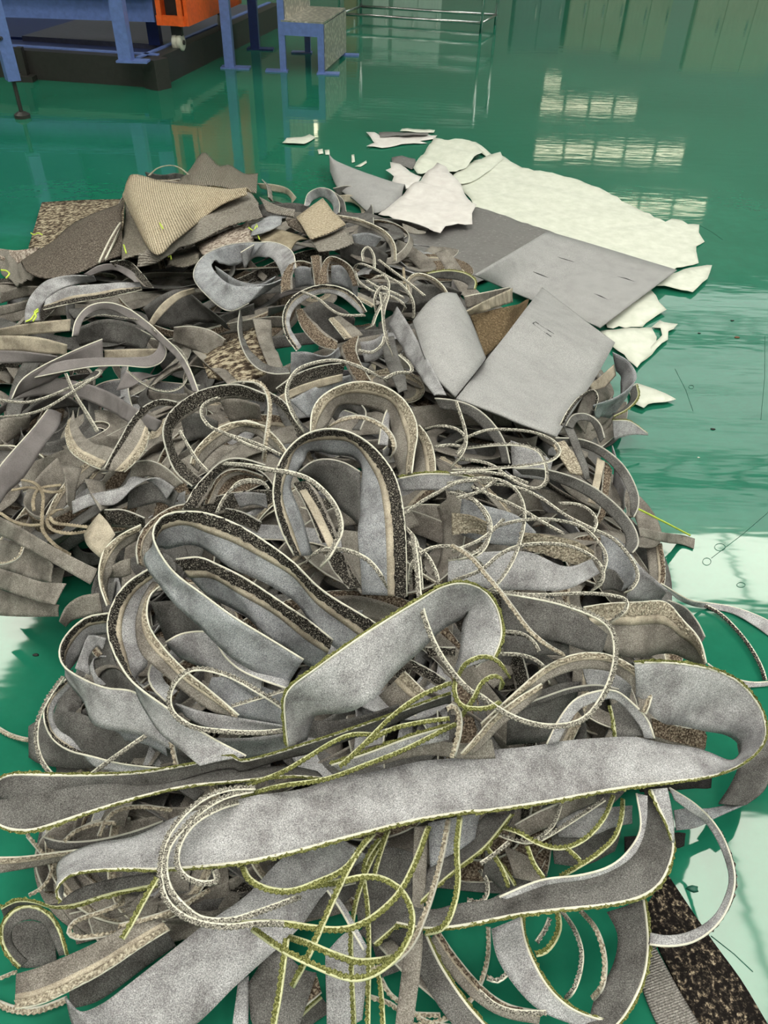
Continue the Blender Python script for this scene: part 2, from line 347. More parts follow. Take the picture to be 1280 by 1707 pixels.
# the roof: sheets left open where the roof lights sit
xs = sorted({XL - .2, XR + .2} | {v for x, y, a, d in ROOFLIGHTS for v in (x - a / 2, x + a / 2)}); ys = sorted({YF - .2, YB + .2} | {v for x, y, a, d in ROOFLIGHTS for v in (y - d / 2, y + d / 2)})
V = []; Fc = []
for i in range(len(xs) - 1):
    for j in range(len(ys) - 1):
        cx, cy = (xs[i] + xs[i + 1]) / 2, (ys[j] + ys[j + 1]) / 2
        if any(abs(cx - x) < a / 2 and abs(cy - y) < d / 2 for x, y, a, d in ROOFLIGHTS): continue
        v, f = box_vf((cx, cy, ROOF_Z + .06), (xs[i + 1] - xs[i], ys[j + 1] - ys[j], .12)); Fc += [tuple(q + len(V) for q in ff) for ff in f]; V += v.tolist()
struct(obj('ceiling', mesh('ceiling', V, Fc, 'ceiling_sheet', False)))
for i, (x, y, a, d) in enumerate(ROOFLIGHTS):  # the added unseen roof lights are built here too
    w = solid('window_%d' % (i + 1), (x - a / 2, y - d / 2, ROOF_Z + .10), (x + a / 2, y + d / 2, ROOF_Z + .12), 'skylight')
    for q in range(1, 3):
        px = x - a / 2 + a * q / 3; v, f = box_vf((px, y, ROOF_Z + .05), (.06, d, .06)); obj('glazing_bar', mesh('glazing_bar', v, f, 'roof_steel', False), w)
k_ = 30
for (x0, x1, y0, y1) in ((4.2, 12.0, 11.0, 21.6), (8.0, 12.0, 5.6, 10.9)):
    w = solid('window_%d' % k_, (x0, y0, ROOF_Z - .012), (x1, y1, ROOF_Z - .002), 'roof_translucent'); k_ += 1
    for q in range(int((y1 - y0) / 1.4)):
        v, f = box_vf(((x0 + x1) / 2, y0 + .7 + q * 1.4, ROOF_Z - .03), (x1 - x0, .06, .03)); obj('glazing_bar', mesh('glazing_bar', v, f, 'roof_steel', False), w)
for i, y in enumerate((-5, .2, 6.2, 12.2, 18.2)):
    parts = [box_vf(((XL + XR) / 2, y, ROOF_Z - .12), (XR - XL, .14, .2)), box_vf(((XL + XR) / 2, y, ROOF_Z - .75), (XR - XL, .1, .1))]
    for q in range(17):
        x0 = XL + q * 1.5; parts.append(bar((x0, y, ROOF_Z - .75), (x0 + .75, y, ROOF_Z - .15), .06, .06)); parts.append(bar((x0 + 1.5, y, ROOF_Z - .75), (x0 + .75, y, ROOF_Z - .15), .06, .06))
    V, Fc = join(parts); struct(obj('trim_%d' % (i + 1), mesh('truss', V, Fc, 'roof_steel', False)))
# bands of window in the back wall (only their mirror images show)
k = 11
for (x0, x1, z0, z1, np_) in ((3.67, 7.7, 4.32, 4.46, 5), (3.66, 6.2, 3.26, 3.34, 4), (3.66, 4.15, 2.75, 2.81, 1), (5.85, 8.7, 5.68, 5.86, 3), (-2.6, -2.05, 3.75, 4.25, 1)):
    w = solid('window_%d' % k, (x0, YB - .02, z0), (x1, YB, z1), 'window_glow'); k += 1
    for q in range(np_ + 1):
        px = x0 + (x1 - x0) * q / np_; v, f = box_vf((px, YB - .04, (z0 + z1) / 2), (.07, .05, z1 - z0 + .1)); obj('window_post', mesh('window_post', v, f, 'wall_paint', False), w)
# ------------------------------------------------------------------ blue machine and its neighbours
flat('paint_blue', (.14, .21, .52), .38); flat('paint_navy', (.018, .035, .16), .4); flat('paint_orange', (.85, .135, .022), .4)
flat('black_iron', (.035, .033, .032), .45); flat('deck_plate', (.10, .10, .15), .35); flat('rubber', (.02, .02, .02), .7); flat('wheel_white', (.62, .61, .53), .5)
flat('steel', (.62, .62, .62), .25, 1.0); flat('brown_bin', (.36, .22, .12), .7); flat('cab_white', (.66, .69, .66), .5); flat('cab_beige', (.42, .40, .30), .7); flat('cab_grey', (.22, .25, .25), .6)
m, nt, b = nodes('chequer_plate')
tc = N(nt, 'ShaderNodeTexCoord'); br = N(nt, 'ShaderNodeTexVoronoi'); br.inputs['Scale'].default_value = 26; nt.links.new(tc.outputs['Object'], br.inputs['Vector'])
nt.links.new(ramp(nt, br.outputs['Distance'], [(.25, (.80, .74, .66)), (.5, (.45, .42, .38))]), b.inputs['Base Color']); b.inputs['Metallic'].default_value = .6; b.inputs['Roughness'].default_value = .38; bump(nt, b, br.outputs['Distance'], .6, .01)
def atY(x, y, Y):
    d = rays([(x, y)])[0]; return CAM + d * (Y / d[1])
f1 = P(38, 196)                         # levelling foot of the near leg
r = empty('machine_stand', (f1[0], f1[1], 0), 'blue square machine leg on a black screw levelling foot', 'machine leg')
part('tube', bar((f1[0], f1[1], .24), (f1[0], f1[1], 1.25), .085, .085, (.8, .6, 0)), 'paint_blue', r)
for z in (.50, .66):
    part('bolt', [tube_vf([(f1[0] + .01, f1[1] - .075, z), (f1[0] + .01, f1[1] - .04, z)], .012, 8)], 'black_iron', r)
ft = part('levelling_foot', [tube_vf([(f1[0], f1[1], .02), (f1[0], f1[1], .27)], .014, 10), tube_vf([(f1[0], f1[1], .0), (f1[0], f1[1], .022), (f1[0], f1[1], .04)], [.055, .055, .025], 16)], 'black_iron', r)
# low tray frame
cA = P(264, 147); cL = P(48, 132); cB = P(470, 42)
r = empty('machine_tray', (cA[0], cA[1], 0), 'low black steel frame with blue trays and a grey deck plate inside', 'machine base')
hb = .21; far = cA + (cL - cA) * 3.2
part('front_beam', [bar(cA + (0, .06, hb / 2), far + (0, .06, hb / 2), .12, hb)], 'black_iron', r)
part('side_beam', [bar(cA + (-.05, 0, hb / 2), cB + (-.05, 0, hb / 2), .12, hb)], 'black_iron', r)
dv = norml((cB - cA)[None])[0]; lv = norml((cL - cA)[None])[0]
part('beam_cap', [bar(cA + (0, 0, .0), cA + (0, 0, hb + .006), .15, .15, (.5, .8, 0))], 'black_iron', r)
part('beam_foot', [box_vf((cL[0], cL[1] - .05, .02), (.16, .14, .04)), box_vf((cL[0], cL[1] - .04, .12), (.05, .06, .24))], 'black_iron', r)
def quadp(o, a, b_, z, t): # parallelogram plate
    o = np.array(o); p = [o, o + a, o + a + b_, o + b_]; V = [(q[0], q[1], z) for q in p] + [(q[0], q[1], z - t) for q in p]
    return np.array(V), [(0, 1, 2, 3), (7, 6, 5, 4), (0, 4, 5, 1), (1, 5, 6, 2), (2, 6, 7, 3), (3, 7, 4, 0)]
part('blue_channel', [quadp(cA + lv * .08 + dv * .08, lv * 3.4, dv * .5, .12, .02), bar(cA + (0, .14, hb), far + (0, .14, hb), .05, .02), bar(cA + (-.13, 0, hb), cB + (-.13, 0, hb), .04, .02)], 'paint_blue', r)
part('tray_floor', [quadp(cA + dv * .45 + lv * .1, lv * 3.4, dv * .35, .14, .02)], 'paint_navy', r)
part('deck', [quadp(cA + dv * .75 + lv * .1, lv * 1.5, dv * 2.5, .18, .04)], 'deck_plate', r)
part('rear_tray', [quadp(cA + dv * .8 + lv * 1.62, lv * 2.0, dv * 2.4, .16, .04)], 'paint_navy', r)
# upright and housing of the machine on the tray
b0 = P(212, 104, .21)
r = empty('blue_machine', (b0[0], b0[1], 0), 'blue box-framed machine standing over the black tray', 'machine')
part('leg', bar((b0[0], b0[1], .22), (b0[0], b0[1], 1.3), .1, .1), 'paint_blue', r)
part('foot_plate', box_vf((b0[0] + .05, b0[1], .222), (.24, .12, .014)), 'paint_blue', r)
YH = b0[1] + .65
q0 = atY(10, 24, YH); q1 = atY(259, 42, YH); zb = (q0[2] + q1[2]) / 2
lx = q1[0] - 3.0
part('lower_rail', [box_vf(((lx + q1[0]) / 2, YH + .05, zb + .10), (q1[0] - lx, .1, .2))], 'paint_blue', r)
part('rail_flange', [box_vf(((lx + q1[0]) / 2, YH - .02, zb + .212), (q1[0] - lx, .16, .02))], 'paint_blue', r)
part('housing_post', [box_vf((q1[0] - .07, YH + .05, zb + .6), (.14, .12, .85))], 'paint_blue', r)
part('housing_panel', [box_vf(((lx + q1[0]) / 2, YH + .35, zb + .65), (q1[0] - lx, .05, .9)), box_vf(((lx + q1[0] - .9) / 2, YH + .06, zb + .65), (q1[0] - lx - .9, .06, .85))], 'paint_navy', r)
part('upper_rail', [box_vf(((lx + q1[0]) / 2, YH + .05, zb + 1.02), (q1[0] - lx, .1, .12))], 'paint_blue', r)
part('rear_leg', [box_vf((q1[0] - .1, YH + .3, (zb + .16) / 2 + .1), (.1, .1, zb))], 'paint_navy', r); part('rear_leg', [box_vf((lx + .1, YH + .1, (zb + .16) / 2 + .1), (.1, .1, zb))], 'paint_navy', r)
# orange trolley on the deck
wz = .18; w1 = P(279, 71, wz); o1 = P(309, 44, .38); o0 = P(262, 40, .38); o2 = P(398, 5, .38)
ex = o0 - o1; ey = o2 - o1; ex = ex / np.linalg.norm(ex[:2]); ey = ey / np.linalg.norm(ey[:2]); ex = np.array([-ey[1], ey[0], 0]); LW, LL, LH = .24, min(1.7, np.linalg.norm((o2 - o1)[:2])), .95
r = empty('orange_trolley', (o1[0], o1[1], wz), 'bright orange sheet-metal trolley on castors standing on the grey deck', 'trolley')
c1 = np.array([o1[0], o1[1], .38])
def slabq(o, a, b_, h, t=.03): # upright panel from o along a (width), height h
    o = np.array(o); n_ = np.cross(a, (0, 0, 1)); n_ = n_ / np.linalg.norm(n_) * t
    p = [o, o + a, o + a + (0, 0, h), o + (0, 0, h)]; V = [q for q in p] + [q + n_ for q in p]
    return np.array(V), [(0, 1, 2, 3), (7, 6, 5, 4), (0, 4, 5, 1), (1, 5, 6, 2), (2, 6, 7, 3), (3, 7, 4, 0)]
part('side_panel', slabq(c1, ey * LL, None, LH), 'paint_orange', r); part('side_panel', slabq(c1 + ex * LW, ey * LL, None, LH), 'paint_orange', r)
part('back_panel', slabq(c1 + ey * LL, ex * LW, None, LH), 'paint_orange', r); part('base_plate', [quadp(c1, ex * LW, ey * LL, .42, .04)], 'paint_orange', r)
part('front_frame', [bar(c1 + (0, 0, .035), c1 + ex * LW + (0, 0, .035), .04, .07), bar(c1 + (0, 0, LH), c1 + ex * LW + (0, 0, LH), .04, .07), bar(c1 + ex * .03, c1 + ex * .03 + (0, 0, LH), .06, .04), bar(c1 + ex * (LW - .03), c1 + ex * (LW - .03) + (0, 0, LH), .06, .04)], 'paint_orange', r)
part('dark_opening', slabq(c1 + ey * .12 + ex * .03, ex * (LW - .06), None, LH - .05), 'rubber', r)  # black sheet standing for the dark inside of the open front
for i, (a, d_) in enumerate(((.1, .1), (LW - .1, .1), (.1, LL - .15), (LW - .1, LL - .15))):
    cc = c1 + ex * a + ey * d_; cc[2] = wz + .065
    cs = part('castor', [bar(cc + (0, 0, .05), cc + (0, 0, .14), .06, .05), tube_vf([cc - ex * .035, cc + ex * .035], .018, 8)], 'black_iron', r)
    sub('wheel', [tube_vf([cc - ex * .022, cc - ex * .016, cc + ex * .016, cc + ex * .022], [.055, .064, .064, .055], 20)], 'wheel_white' if i != 2 else 'rubber', cs, r, True)
# posts of the gantry
for (px, py, lab, mt) in ((384, 113, 'blue gantry post with a flat foot plate next to the chequer-plate step', 'paint_blue'), (426, 82, 'dark blue gantry post close to the end of the black tray frame', 'paint_navy')):
    g = P(px, py); g[2] = 0; r = empty('gantry_post', g, lab, 'post'); part('tube', bar(g + (0, 0, .0), g + (0, 0, 1.5), .085, .085), mt, r); part('foot_plate', box_vf(g + (.05, 0, .006), (.26, .12, .012)), mt, r)
# step with chequer plate
s0, s1, s2, s3 = P(473, 119), P(536, 123), P(571, 92), P(510, 87)
s2 = s1 + (s2 - s1); s3 = s0 + (s2 - s1)
zt = atY(538, 39, s1[1])[2]
r = empty('machine_step', s0 * (1, 1, 0), 'blue framed step with bare chequer-plate tread and riser', 'step')
for q, nm in ((s0, 0), (s1, 1), (s2, 2), (s3, 3)):
    hh = zt if nm in (1, 2) else zt + .55
    part('leg', bar(q * (1, 1, 0), q * (1, 1, 0) + (0, 0, hh), .055, .055), 'paint_blue', r); part('foot_plate', box_vf(q * (1, 1, 0) + (.06 if nm in (1, 2) else -.06, 0, .006), (.2, .1, .012)), 'paint_blue', r)
part('frame_rail', [bar(s0 * (1, 1, 0) + (0, -.005, zt - .05), s1 * (1, 1, 0) + (0, -.005, zt - .05), .05, .1)], 'paint_blue', r); part('frame_rail', [bar(s3 * (1, 1, 0) + (0, 0, zt - .05), s2 * (1, 1, 0) + (0, 0, zt - .05), .05, .1)], 'paint_blue', r)
part('tread', [quadp(s0 * (1, 1, 0) + (.0, -.03, 0), (s1 - s0) + (.03, 0, 0), s3 - s0, zt + .012, .014)], 'chequer_plate', r)
part('riser', slabq(s1 * (1, 1, 0) + (.03, 0, .03), s2 - s1, None, zt - .04, .006), 'chequer_plate', r)
part('upper_riser', slabq(s0 * (1, 1, 0) + (.03, .0, zt + .012), s3 - s0, None, .42, .006), 'chequer_plate', r)
part('upper_tread', [quadp(s0 * (1, 1, 0) + (.03, -.03, 0), (s0 - s1) , s3 - s0, zt + .45, .014)], 'chequer_plate', r)
# stainless rack
ra, rb = P(801, 56), P(566, 40); ra[2] = rb[2] = 0; back = np.array([.22, .62, 0])
r = empty('steel_rack', ra, 'polished stainless tube rack with open shelves', 'rack')
for q in (ra, rb, ra + back, rb + back): part('post', [tube_vf([q, q + (0, 0, .95)], .018, 10)], 'steel', r, True)
for z in (.10, .36, .93):
    part('rail', [tube_vf([ra + (0, 0, z), rb + (0, 0, z)], .016, 8)], 'steel', r, True); part('rail', [tube_vf([ra + back + (0, 0, z), rb + back + (0, 0, z)], .016, 8)], 'steel', r, True)
    part('end_rail', [tube_vf([ra + (0, 0, z), ra + back + (0, 0, z)], .014, 8)], 'steel', r, True); part('end_rail', [tube_vf([rb + (0, 0, z), rb + back + (0, 0, z)], .014, 8)], 'steel', r, True)
# cupboards, crates and boards further back; only their mirror images fall inside the frame
def mirror_obj(name, label, cat, px0, px1, pyt, Y, dep, mat, doors=2):
    def hit(px, py): g = P(px, py); d = g - CAM; d = d * (1, 1, -1); return g + d * ((Y - g[1]) / d[1])
    a, b_ = hit(px0, pyt), hit(px1, pyt); z = (a[2] + b_[2]) / 2; x0, x1 = a[0], b_[0]
    r = empty(name, ((x0 + x1) / 2, Y, 0), label, cat)
    part('carcass', [box_vf(((x0 + x1) / 2, Y + dep / 2, z / 2), (x1 - x0, dep, z))], mat, r)
    for i in range(doors):
        w = (x1 - x0) / doors; d = part('door', [box_vf((x0 + w * (i + .5), Y - .01, z / 2), (w - .03, .02, z - .08))], mat, r)
        sub('handle', [box_vf((x0 + w * (i + .5) + w * .35, Y - .03, z / 2), (.03, .03, .2))], 'steel', d, r)
mirror_obj('white_cabinet', 'tall white two-door cabinet behind the steel rack', 'cabinet', 652, 730, 108, 15.5, .5, 'cab_white')
mirror_obj('pale_cabinet', 'narrow pale cabinet next to the white two-door cabinet', 'cabinet', 620, 646, 98, 15.5, .5, 'cab_white', 1)
mirror_obj('brown_locker', 'narrow brown locker behind the machine step', 'locker', 574, 594, 126, 15.5, .5, 'brown_bin', 1)
mirror_obj('beige_crate', 'large beige crate with panelled front against the back wall', 'crate', 1030, 1100, 98, 17.5, .9, 'cab_beige')
mirror_obj('beige_bench', 'low beige bench beside the large beige crate', 'bench', 938, 1028, 82, 17.2, .6, 'cab_beige', 3)
mirror_obj('beige_partition', 'wide beige partition next to the large beige crate', 'partition', 1135, 1275, 120, 16.5, .2, 'cab_beige', 3)
mirror_obj('dark_cupboard', 'dark grey cupboard between white cabinet and beige bench', 'cupboard', 850, 930, 86, 17.0, .5, 'cab_grey')
# ------------------------------------------------------------------ sheets, panels and cloths
def clothmat(name, stops, scale, rib=None, ribmix=.5):
    m, nt, b = nodes(name); f = noise(nt, scale, 3, .7); c = ramp(nt, f, stops); h = f
    if rib:
        w = N(nt, 'ShaderNodeTexWave'); w.bands_direction = 'X'; w.inputs['Scale'].default_value = rib; w.inputs['Distortion'].default_value = 2.5; w.inputs['Detail'].default_value = 2; w.inputs['Detail Scale'].default_value = 3
        u = N(nt, 'ShaderNodeUVMap'); nt.links.new(u.outputs[0], w.inputs['Vector'])
        c = mix(nt, ribmix, c, ramp(nt, w.outputs['Fac'], [(.2, (.35, .33, .31)), (.6, (1.15, 1.15, 1.12))]), 'MULTIPLY'); h = w.outputs['Fac']
    nt.links.new(c, b.inputs['Base Color']); b.inputs['Roughness'].default_value = .95; b.inputs['Specular IOR Level'].default_value = .1; bump(nt, b, h, .6, .004)
clothmat('cloth_beige', [(.3, (.36, .285, .21)), (.55, (.60, .51, .40)), (.75, (.78, .71, .60))], 160, 40, .7)
clothmat('cloth_grey_rib', [(.3, (.20, .18, .165)), (.55, (.37, .34, .32)), (.75, (.55, .52, .50))], 160, 40, .8)
clothmat('cloth_dark', [(.35, (.05, .04, .035)), (.52, (.15, .125, .11)), (.68, (.42, .37, .33))], 210, 40, .4)
clothmat('cloth_woven', [(.35, (.14, .12, .10)), (.55, (.30, .27, .24)), (.7, (.52, .48, .43))], 170, 40, .7)
clothmat('carpet_camo', [(.40, (.045, .032, .024)), (.50, (.16, .12, .09)), (.56, (.46, .39, .29)), (.7, (.60, .53, .42))], 46)
clothmat('carpet_pink', [(.38, (.16, .12, .105)), (.5, (.40, .33, .29)), (.62, (.62, .55, .50))], 70)
clothmat('carpet_brown', [(.35, (.075, .052, .030)), (.55, (.16, .115, .07)), (.7, (.28, .21, .14))], 160)
clothmat('carpet_black', [(.47, (.010, .008, .008)), (.56, (.045, .036, .030)), (.63, (.22, .17, .125)), (.72, (.52, .44, .33))], 120)
clothmat('cloth_fine', [(.35, (.16, .15, .145)), (.55, (.33, .31, .305)), (.7, (.52, .50, .49))], 300, 80, .6)
m, nt, b = nodes('white_film'); f = noise(nt, 18, 5, .6); nt.links.new(ramp(nt, f, [(.3, (.70, .72, .64)), (.7, (.86, .87, .80))]), b.inputs['Base Color'])
b.inputs['Roughness'].default_value = .6; b.inputs['Alpha'].default_value = .93; bump(nt, b, f, .25, .01)
m, nt, b = nodes('pink_film'); f = noise(nt, 18, 5, .6); nt.links.new(ramp(nt, f, [(.3, (.74, .69, .69)), (.7, (.88, .84, .84))]), b.inputs['Base Color'])
b.inputs['Roughness'].default_value = .6; b.inputs['Alpha'].default_value = .94; bump(nt, b, f, .25, .01)
m, nt, b = nodes('grey_film'); f = noise(nt, 60, 3, .6, stretch=(1, 3, 1)); nt.links.new(ramp(nt, f, [(.3, (.16, .15, .155)), (.66, (.22, .21, .215)), (.72, (.7, .7, .66))]), b.inputs['Base Color'])
b.inputs['Roughness'].default_value = .55
def SHEET(name, mat, label, cat, lift, pts, th=.003, m=14, jag=0.0, wave=.004, step=.02, k=.0, arch=0.0, rows=None, group=None):
    C, lf = points(pts, 4); h1 = heap_h(C[:, :2], lift + lf); h2 = heap_h(C[:, 2:4], lift + lf)
    Q = spline(np.c_[C, h1, h2], 30 * (len(C) - 1)); A = at_h(Q[:, :2], np.maximum(Q[:, 4], .003)); B = at_h(Q[:, 2:4], np.maximum(Q[:, 5], .003))
    A, B, s = resample(A, B, step); t, c, n = frame(A, B)
    if np.mean(n[:, 2]) < 0: n = -n
    n = norml(smooth1(n, 3)); f = np.linspace(0, 1, m); ph = rng.random(4) * 6
    wv = wave * (np.sin(s[:, None] * 9 + ph[0] + f[None] * 5) + .6 * np.sin(s[:, None] * 19 + ph[1] - f[None] * 9) + .5 * np.sin(f[None] * 17 + ph[2])) + wave * 1.6 + arch * np.sin(f[None] * math.pi) + s[:, None] * 0
    base = np.array([*((A + B) / 2).mean(0)[:2], max(0., min(A[:, 2].min(), B[:, 2].min()))]); A = A - base; B = B - base
    V, Fc = slab(A, B, n, 0, 1, -th / 2, th / 2, m, wave=wv, jag=jag); 
    V[:, 2] = np.maximum(V[:, 2], .001 - base[2] + (np.arange(len(V)) < len(V) // 2) * th)
    wd = np.linalg.norm(B - A, axis=1); uv = np.stack([np.broadcast_to(s[:, None], (len(s), m)), f[None] * wd[:, None]], -1).reshape(-1, 2); uv = np.concatenate([uv, uv])
    ca, sa = (math.cos(.35), math.sin(.35)) if rows == 'across' else (math.cos(1.9), math.sin(1.9))      # weave runs straight through the cloth
    uv = np.stack([V[:, 0] * ca + V[:, 1] * sa + V[:, 2] * .5, V[:, 1] * ca - V[:, 0] * sa], 1)
    o = obj(name, mesh(name, V, Fc, mat, True, uv), None, base); tag(o, label, cat, group); return o
def jagged(poly, amp, seed):
    r_ = np.random.default_rng(seed); out = []
    for i in range(len(poly)):
        a = np.array(poly[i]); b_ = np.array(poly[(i + 1) % len(poly)]); L = np.linalg.norm(b_ - a); k_ = max(1, int(L / 9)); nrm = np.array([-(b_ - a)[1], (b_ - a)[0]]) / (L + 1e-6)
        for q in range(k_): out.append(a + (b_ - a) * q / k_ + nrm * (r_.normal(0, amp) if q else 0))
    return out
def FILM(mat, label, h, fr, poly, amp=1.2, seed=1, name='film_sheet', cat='plastic sheet', crinkle=.006, group=None):
    """torn thin sheet: its outline read from the photograph, laid on the floor or on the sheet under it"""
    fx, fy, sc = FR[fr]; pts = np.array(jagged([(fx + x * sc, fy + y * sc) for x, y in poly], amp, seed))
    W3 = at_h(pts, np.full(len(pts), h)); base = np.array([*W3.mean(0)[:2], max(h - .002, 0)])
    import bmesh
    bm = bmesh.new(); vs = [bm.verts.new(p - base) for p in W3]; fc = bm.faces.new(vs); bm.normal_update()
    if fc.normal.z < 0: fc.normal_flip()
    bmesh.ops.triangulate(bm, faces=bm.faces[:], quad_method='BEAUTY', ngon_method='BEAUTY')
    for it in range(6):
        ed = [e for e in bm.edges if e.calc_length() > .07]
        if not ed: break
        bmesh.ops.subdivide_edges(bm, edges=ed, cuts=1, use_grid_fill=False); bmesh.ops.triangulate(bm, faces=[f for f in bm.faces if len(f.verts) > 3])
    r_ = np.random.default_rng(seed + 50); ph = r_.random(6) * 6
    for v in bm.verts:
        x, y = v.co.x, v.co.y
        v.co.z += crinkle * abs(math.sin(x * 9 + ph[0] + 2 * math.sin(y * 5 + ph[1])) + .7 * math.sin(y * 13 + ph[2] + x * 4)) + crinkle * .3 * r_.random()
    top = list(bm.faces); ret = bmesh.ops.extrude_face_region(bm, geom=top); ev = [g for g in ret['geom'] if isinstance(g, bmesh.types.BMVert)]
    for v in ev: v.co.z += .0012
    bmesh.ops.recalc_face_normals(bm, faces=bm.faces[:])
    me = bpy.data.meshes.new(name); bm.to_mesh(me); bm.free(); me.materials.append(MATS[mat]); me.polygons.foreach_set('use_smooth', [True] * len(me.polygons))
    return tag(obj(name, me, None, base), label, cat, group)
FILM('white_film', 'large torn sheet of thin white film spread over the green floor beside the felt panels', .004, 'Z',
     [(757, 297), (800, 268), (832, 258), (870, 280), (930, 292), (962, 300), (985, 312), (1010, 322), (1055, 345), (1100, 366), (1165, 376), (1164, 390), (1174, 404), (1160, 412), (1164, 440), (1090, 462), (1000, 470), (900, 420), (830, 372), (795, 348)], 1.6, 2)
FILM('white_film', 'torn white film offcut with a ragged tail sticking out past the slit felt panel', .014, 'C', [(640, 330), (880, 390), (960, 365), (1050, 352), (1030, 410), (970, 463), (880, 445), (800, 440), (700, 420)], 1.2, 3)
FILM('white_film', 'four-sided white film piece tucked under the near edge of the slit felt panel', .008, 'C', [(600, 560), (780, 450), (800, 455), (830, 510), (862, 540), (800, 575), (765, 605), (620, 608)], 1.0, 4)
FILM('white_film', 'white film piece reaching down to the strip ring by the light grey panel', .012, 'C', [(590, 625), (700, 612), (800, 612), (822, 650), (815, 695), (742, 775), (690, 720), (640, 690)], .8, 5)
FILM('white_film', 'narrow curl of white film looped on the bare floor', .006, 'C', [(800, 608), (835, 582), (850, 590), (908, 598), (890, 618), (870, 625), (868, 660), (820, 700), (742, 772), (735, 760), (800, 690), (845, 640), (838, 612)], .5, 6)
FILM('white_film', 'triangular white film scrap lying beside the strip rings', .004, 'C', [(700, 850), (740, 838), (810, 865), (900, 908), (880, 915), (785, 930), (768, 944), (720, 925)], .5, 7)
FILM('white_film', 'crumpled white film piece at the far end of the film sheets', .010, 'M', [(862, 128), (935, 142), (1040, 142), (1075, 180), (1110, 205), (1050, 260), (960, 312), (880, 300), (800, 322), (758, 290), (800, 220)], 1.4, 8, crinkle=.02)
FILM('white_film', 'thin white film sliver beside the crumpled film piece', .006, 'M', [(1052, 145), (1075, 150), (1160, 212), (1140, 226), (1100, 200)], .6, 9)
FILM('white_film', 'folded white corner where film sheets overlap', .012, 'M', [(960, 318), (1060, 250), (1140, 218), (1200, 200), (1215, 235), (1150, 290), (1050, 350), (990, 360)], .8, 10)
FILM('pink_film', 'ragged pinkish film piece lying across the rolled felt corner', .045, 'M', [(640, 252), (690, 262), (800, 322), (770, 370), (715, 392), (650, 345), (660, 320), (618, 292), (645, 278)], 1.2, 11)
FILM('pink_film', 'four-cornered pinkish white film piece on top of the dark grey film', .055, 'M', [(880, 255), (925, 280), (1000, 370), (1040, 440), (1078, 480), (1055, 520), (1058, 565), (985, 562), (920, 580), (895, 622), (800, 590), (690, 550), (580, 525), (640, 470), (740, 385), (820, 320)], 1.0, 12, crinkle=.012)
FILM('pink_film', 'long pinkish film shred lying alone on the green floor', .004, 'M', [(518, 100), (560, 98), (590, 118), (700, 112), (790, 100), (880, 112), (865, 130), (790, 140), (830, 150), (700, 158), (600, 176), (520, 170), (560, 150)], .9, 13)
FILM('white_film', 'slim white film shred beside the long pinkish shred', .005, 'M', [(700, 80), (730, 76), (868, 88), (862, 99), (690, 94)], .5, 14)
FILM('grey_film', 'dark grey film shred on the long pinkish shred', .016, 'M', [(582, 96), (680, 94), (838, 100), (830, 112), (700, 118), (590, 120)], .5, 15)
FILM('white_film', 'small leaf-shaped white film scrap on the green floor by itself', .004, 'M', [(92, 152), (115, 126), (190, 120), (232, 106), (262, 122), (230, 145), (205, 160), (130, 156)], .5, 16)
FILM('grey_film', 'dark grey film scrap by the ragged pinkish film', .004, 'M', [(648, 226), (700, 220), (768, 238), (775, 265), (750, 286), (690, 262), (650, 250)], .5, 17)
for i, pl in enumerate(([(272, 182), (298, 178), (302, 204), (278, 206)], [(308, 184), (332, 182), (334, 208), (312, 208)], [(444, 208), (458, 206), (462, 245), (446, 250)], [(462, 268), (520, 238), (522, 250), (490, 270)])):
    FILM('white_film', 'tiny white film flake on the green floor near the rolled felt corner', .003, 'M', pl, .2, 20 + i, 'film_flake', 'flake', .002, 'film flakes')
FILM('grey_film', 'smooth dark grey film sheet speckled with white lying under the felt panels', .02, 'Z', [(640, 378), (700, 362), (795, 346), (860, 368), (935, 396), (870, 440), (790, 475), (700, 470), (650, 440)], .6, 30)
from mathutils.bvhtree import BVHTree
def on_surface(o, px, up):
    bv = BVHTree.FromPolygons([v.co[:] for v in o.data.vertices], [p.vertices[:] for p in o.data.polygons]); lo = np.array(o.location); out = []
    for d in rays(px):
        h = bv.ray_cast(Vector(CAM - lo), Vector(d)); out.append(np.array(h[0]) - d * up if h[0] is not None else None)
    good = [q for q in out if q is not None]
    return np.array([q if q is not None else good[0] for q in out]) if good else None
def slit(parent, fr, poly, h):
    fx, fy, sc = FR[fr]; W3 = on_surface(parent, [(fx + x * sc, fy + y * sc) for x, y in poly], .0008); n_ = len(W3)
    V = np.concatenate([W3, W3 - (0, 0, .004)]); Fc = [tuple(range(n_)), tuple(range(2 * n_ - 1, n_ - 1, -1))] + [(i, (i + 1) % n_, n_ + (i + 1) % n_, n_ + i) for i in range(n_)]
    obj('slit', mesh('slit', V, Fc, 'rubber', False), parent)
pa = SHEET('felt_mat', 'felt_panel', 'flat grey felt panel with four short slits lying on white film', 'felt panel', .05,
     ['C', (375, 212, 75, 390), (500, 248, 200, 445), (640, 290, 330, 500), (780, 333, 470, 555), (870, 360, 560, 592), (905, 371, 592, 606)], .006, 10, wave=.0)
for q in (((415, 315), (452, 325), (490, 338), (452, 328)), ((315, 375), (347, 386), (382, 402), (346, 390)), ((660, 395), (700, 403), (735, 418), (699, 407)), ((565, 465), (595, 475), (622, 490), (593, 479))): slit(pa, 'C', q, .062)
pb = SHEET('felt_mat', 'felt_panel', 'light grey felt panel with a small box-shaped cut lying across the strips', 'felt panel', .10,
     ['C', (352, 445, 650, 672), (270, 550, 610, 745), (190, 655, 560, 830), (100, 770, 500, 920), (40, 850, 440, 1010), (0, 900, 412, 1056)], .006, 10, wave=.001)
cq = [(315, 588), (326, 582), (402, 632), (390, 642)]
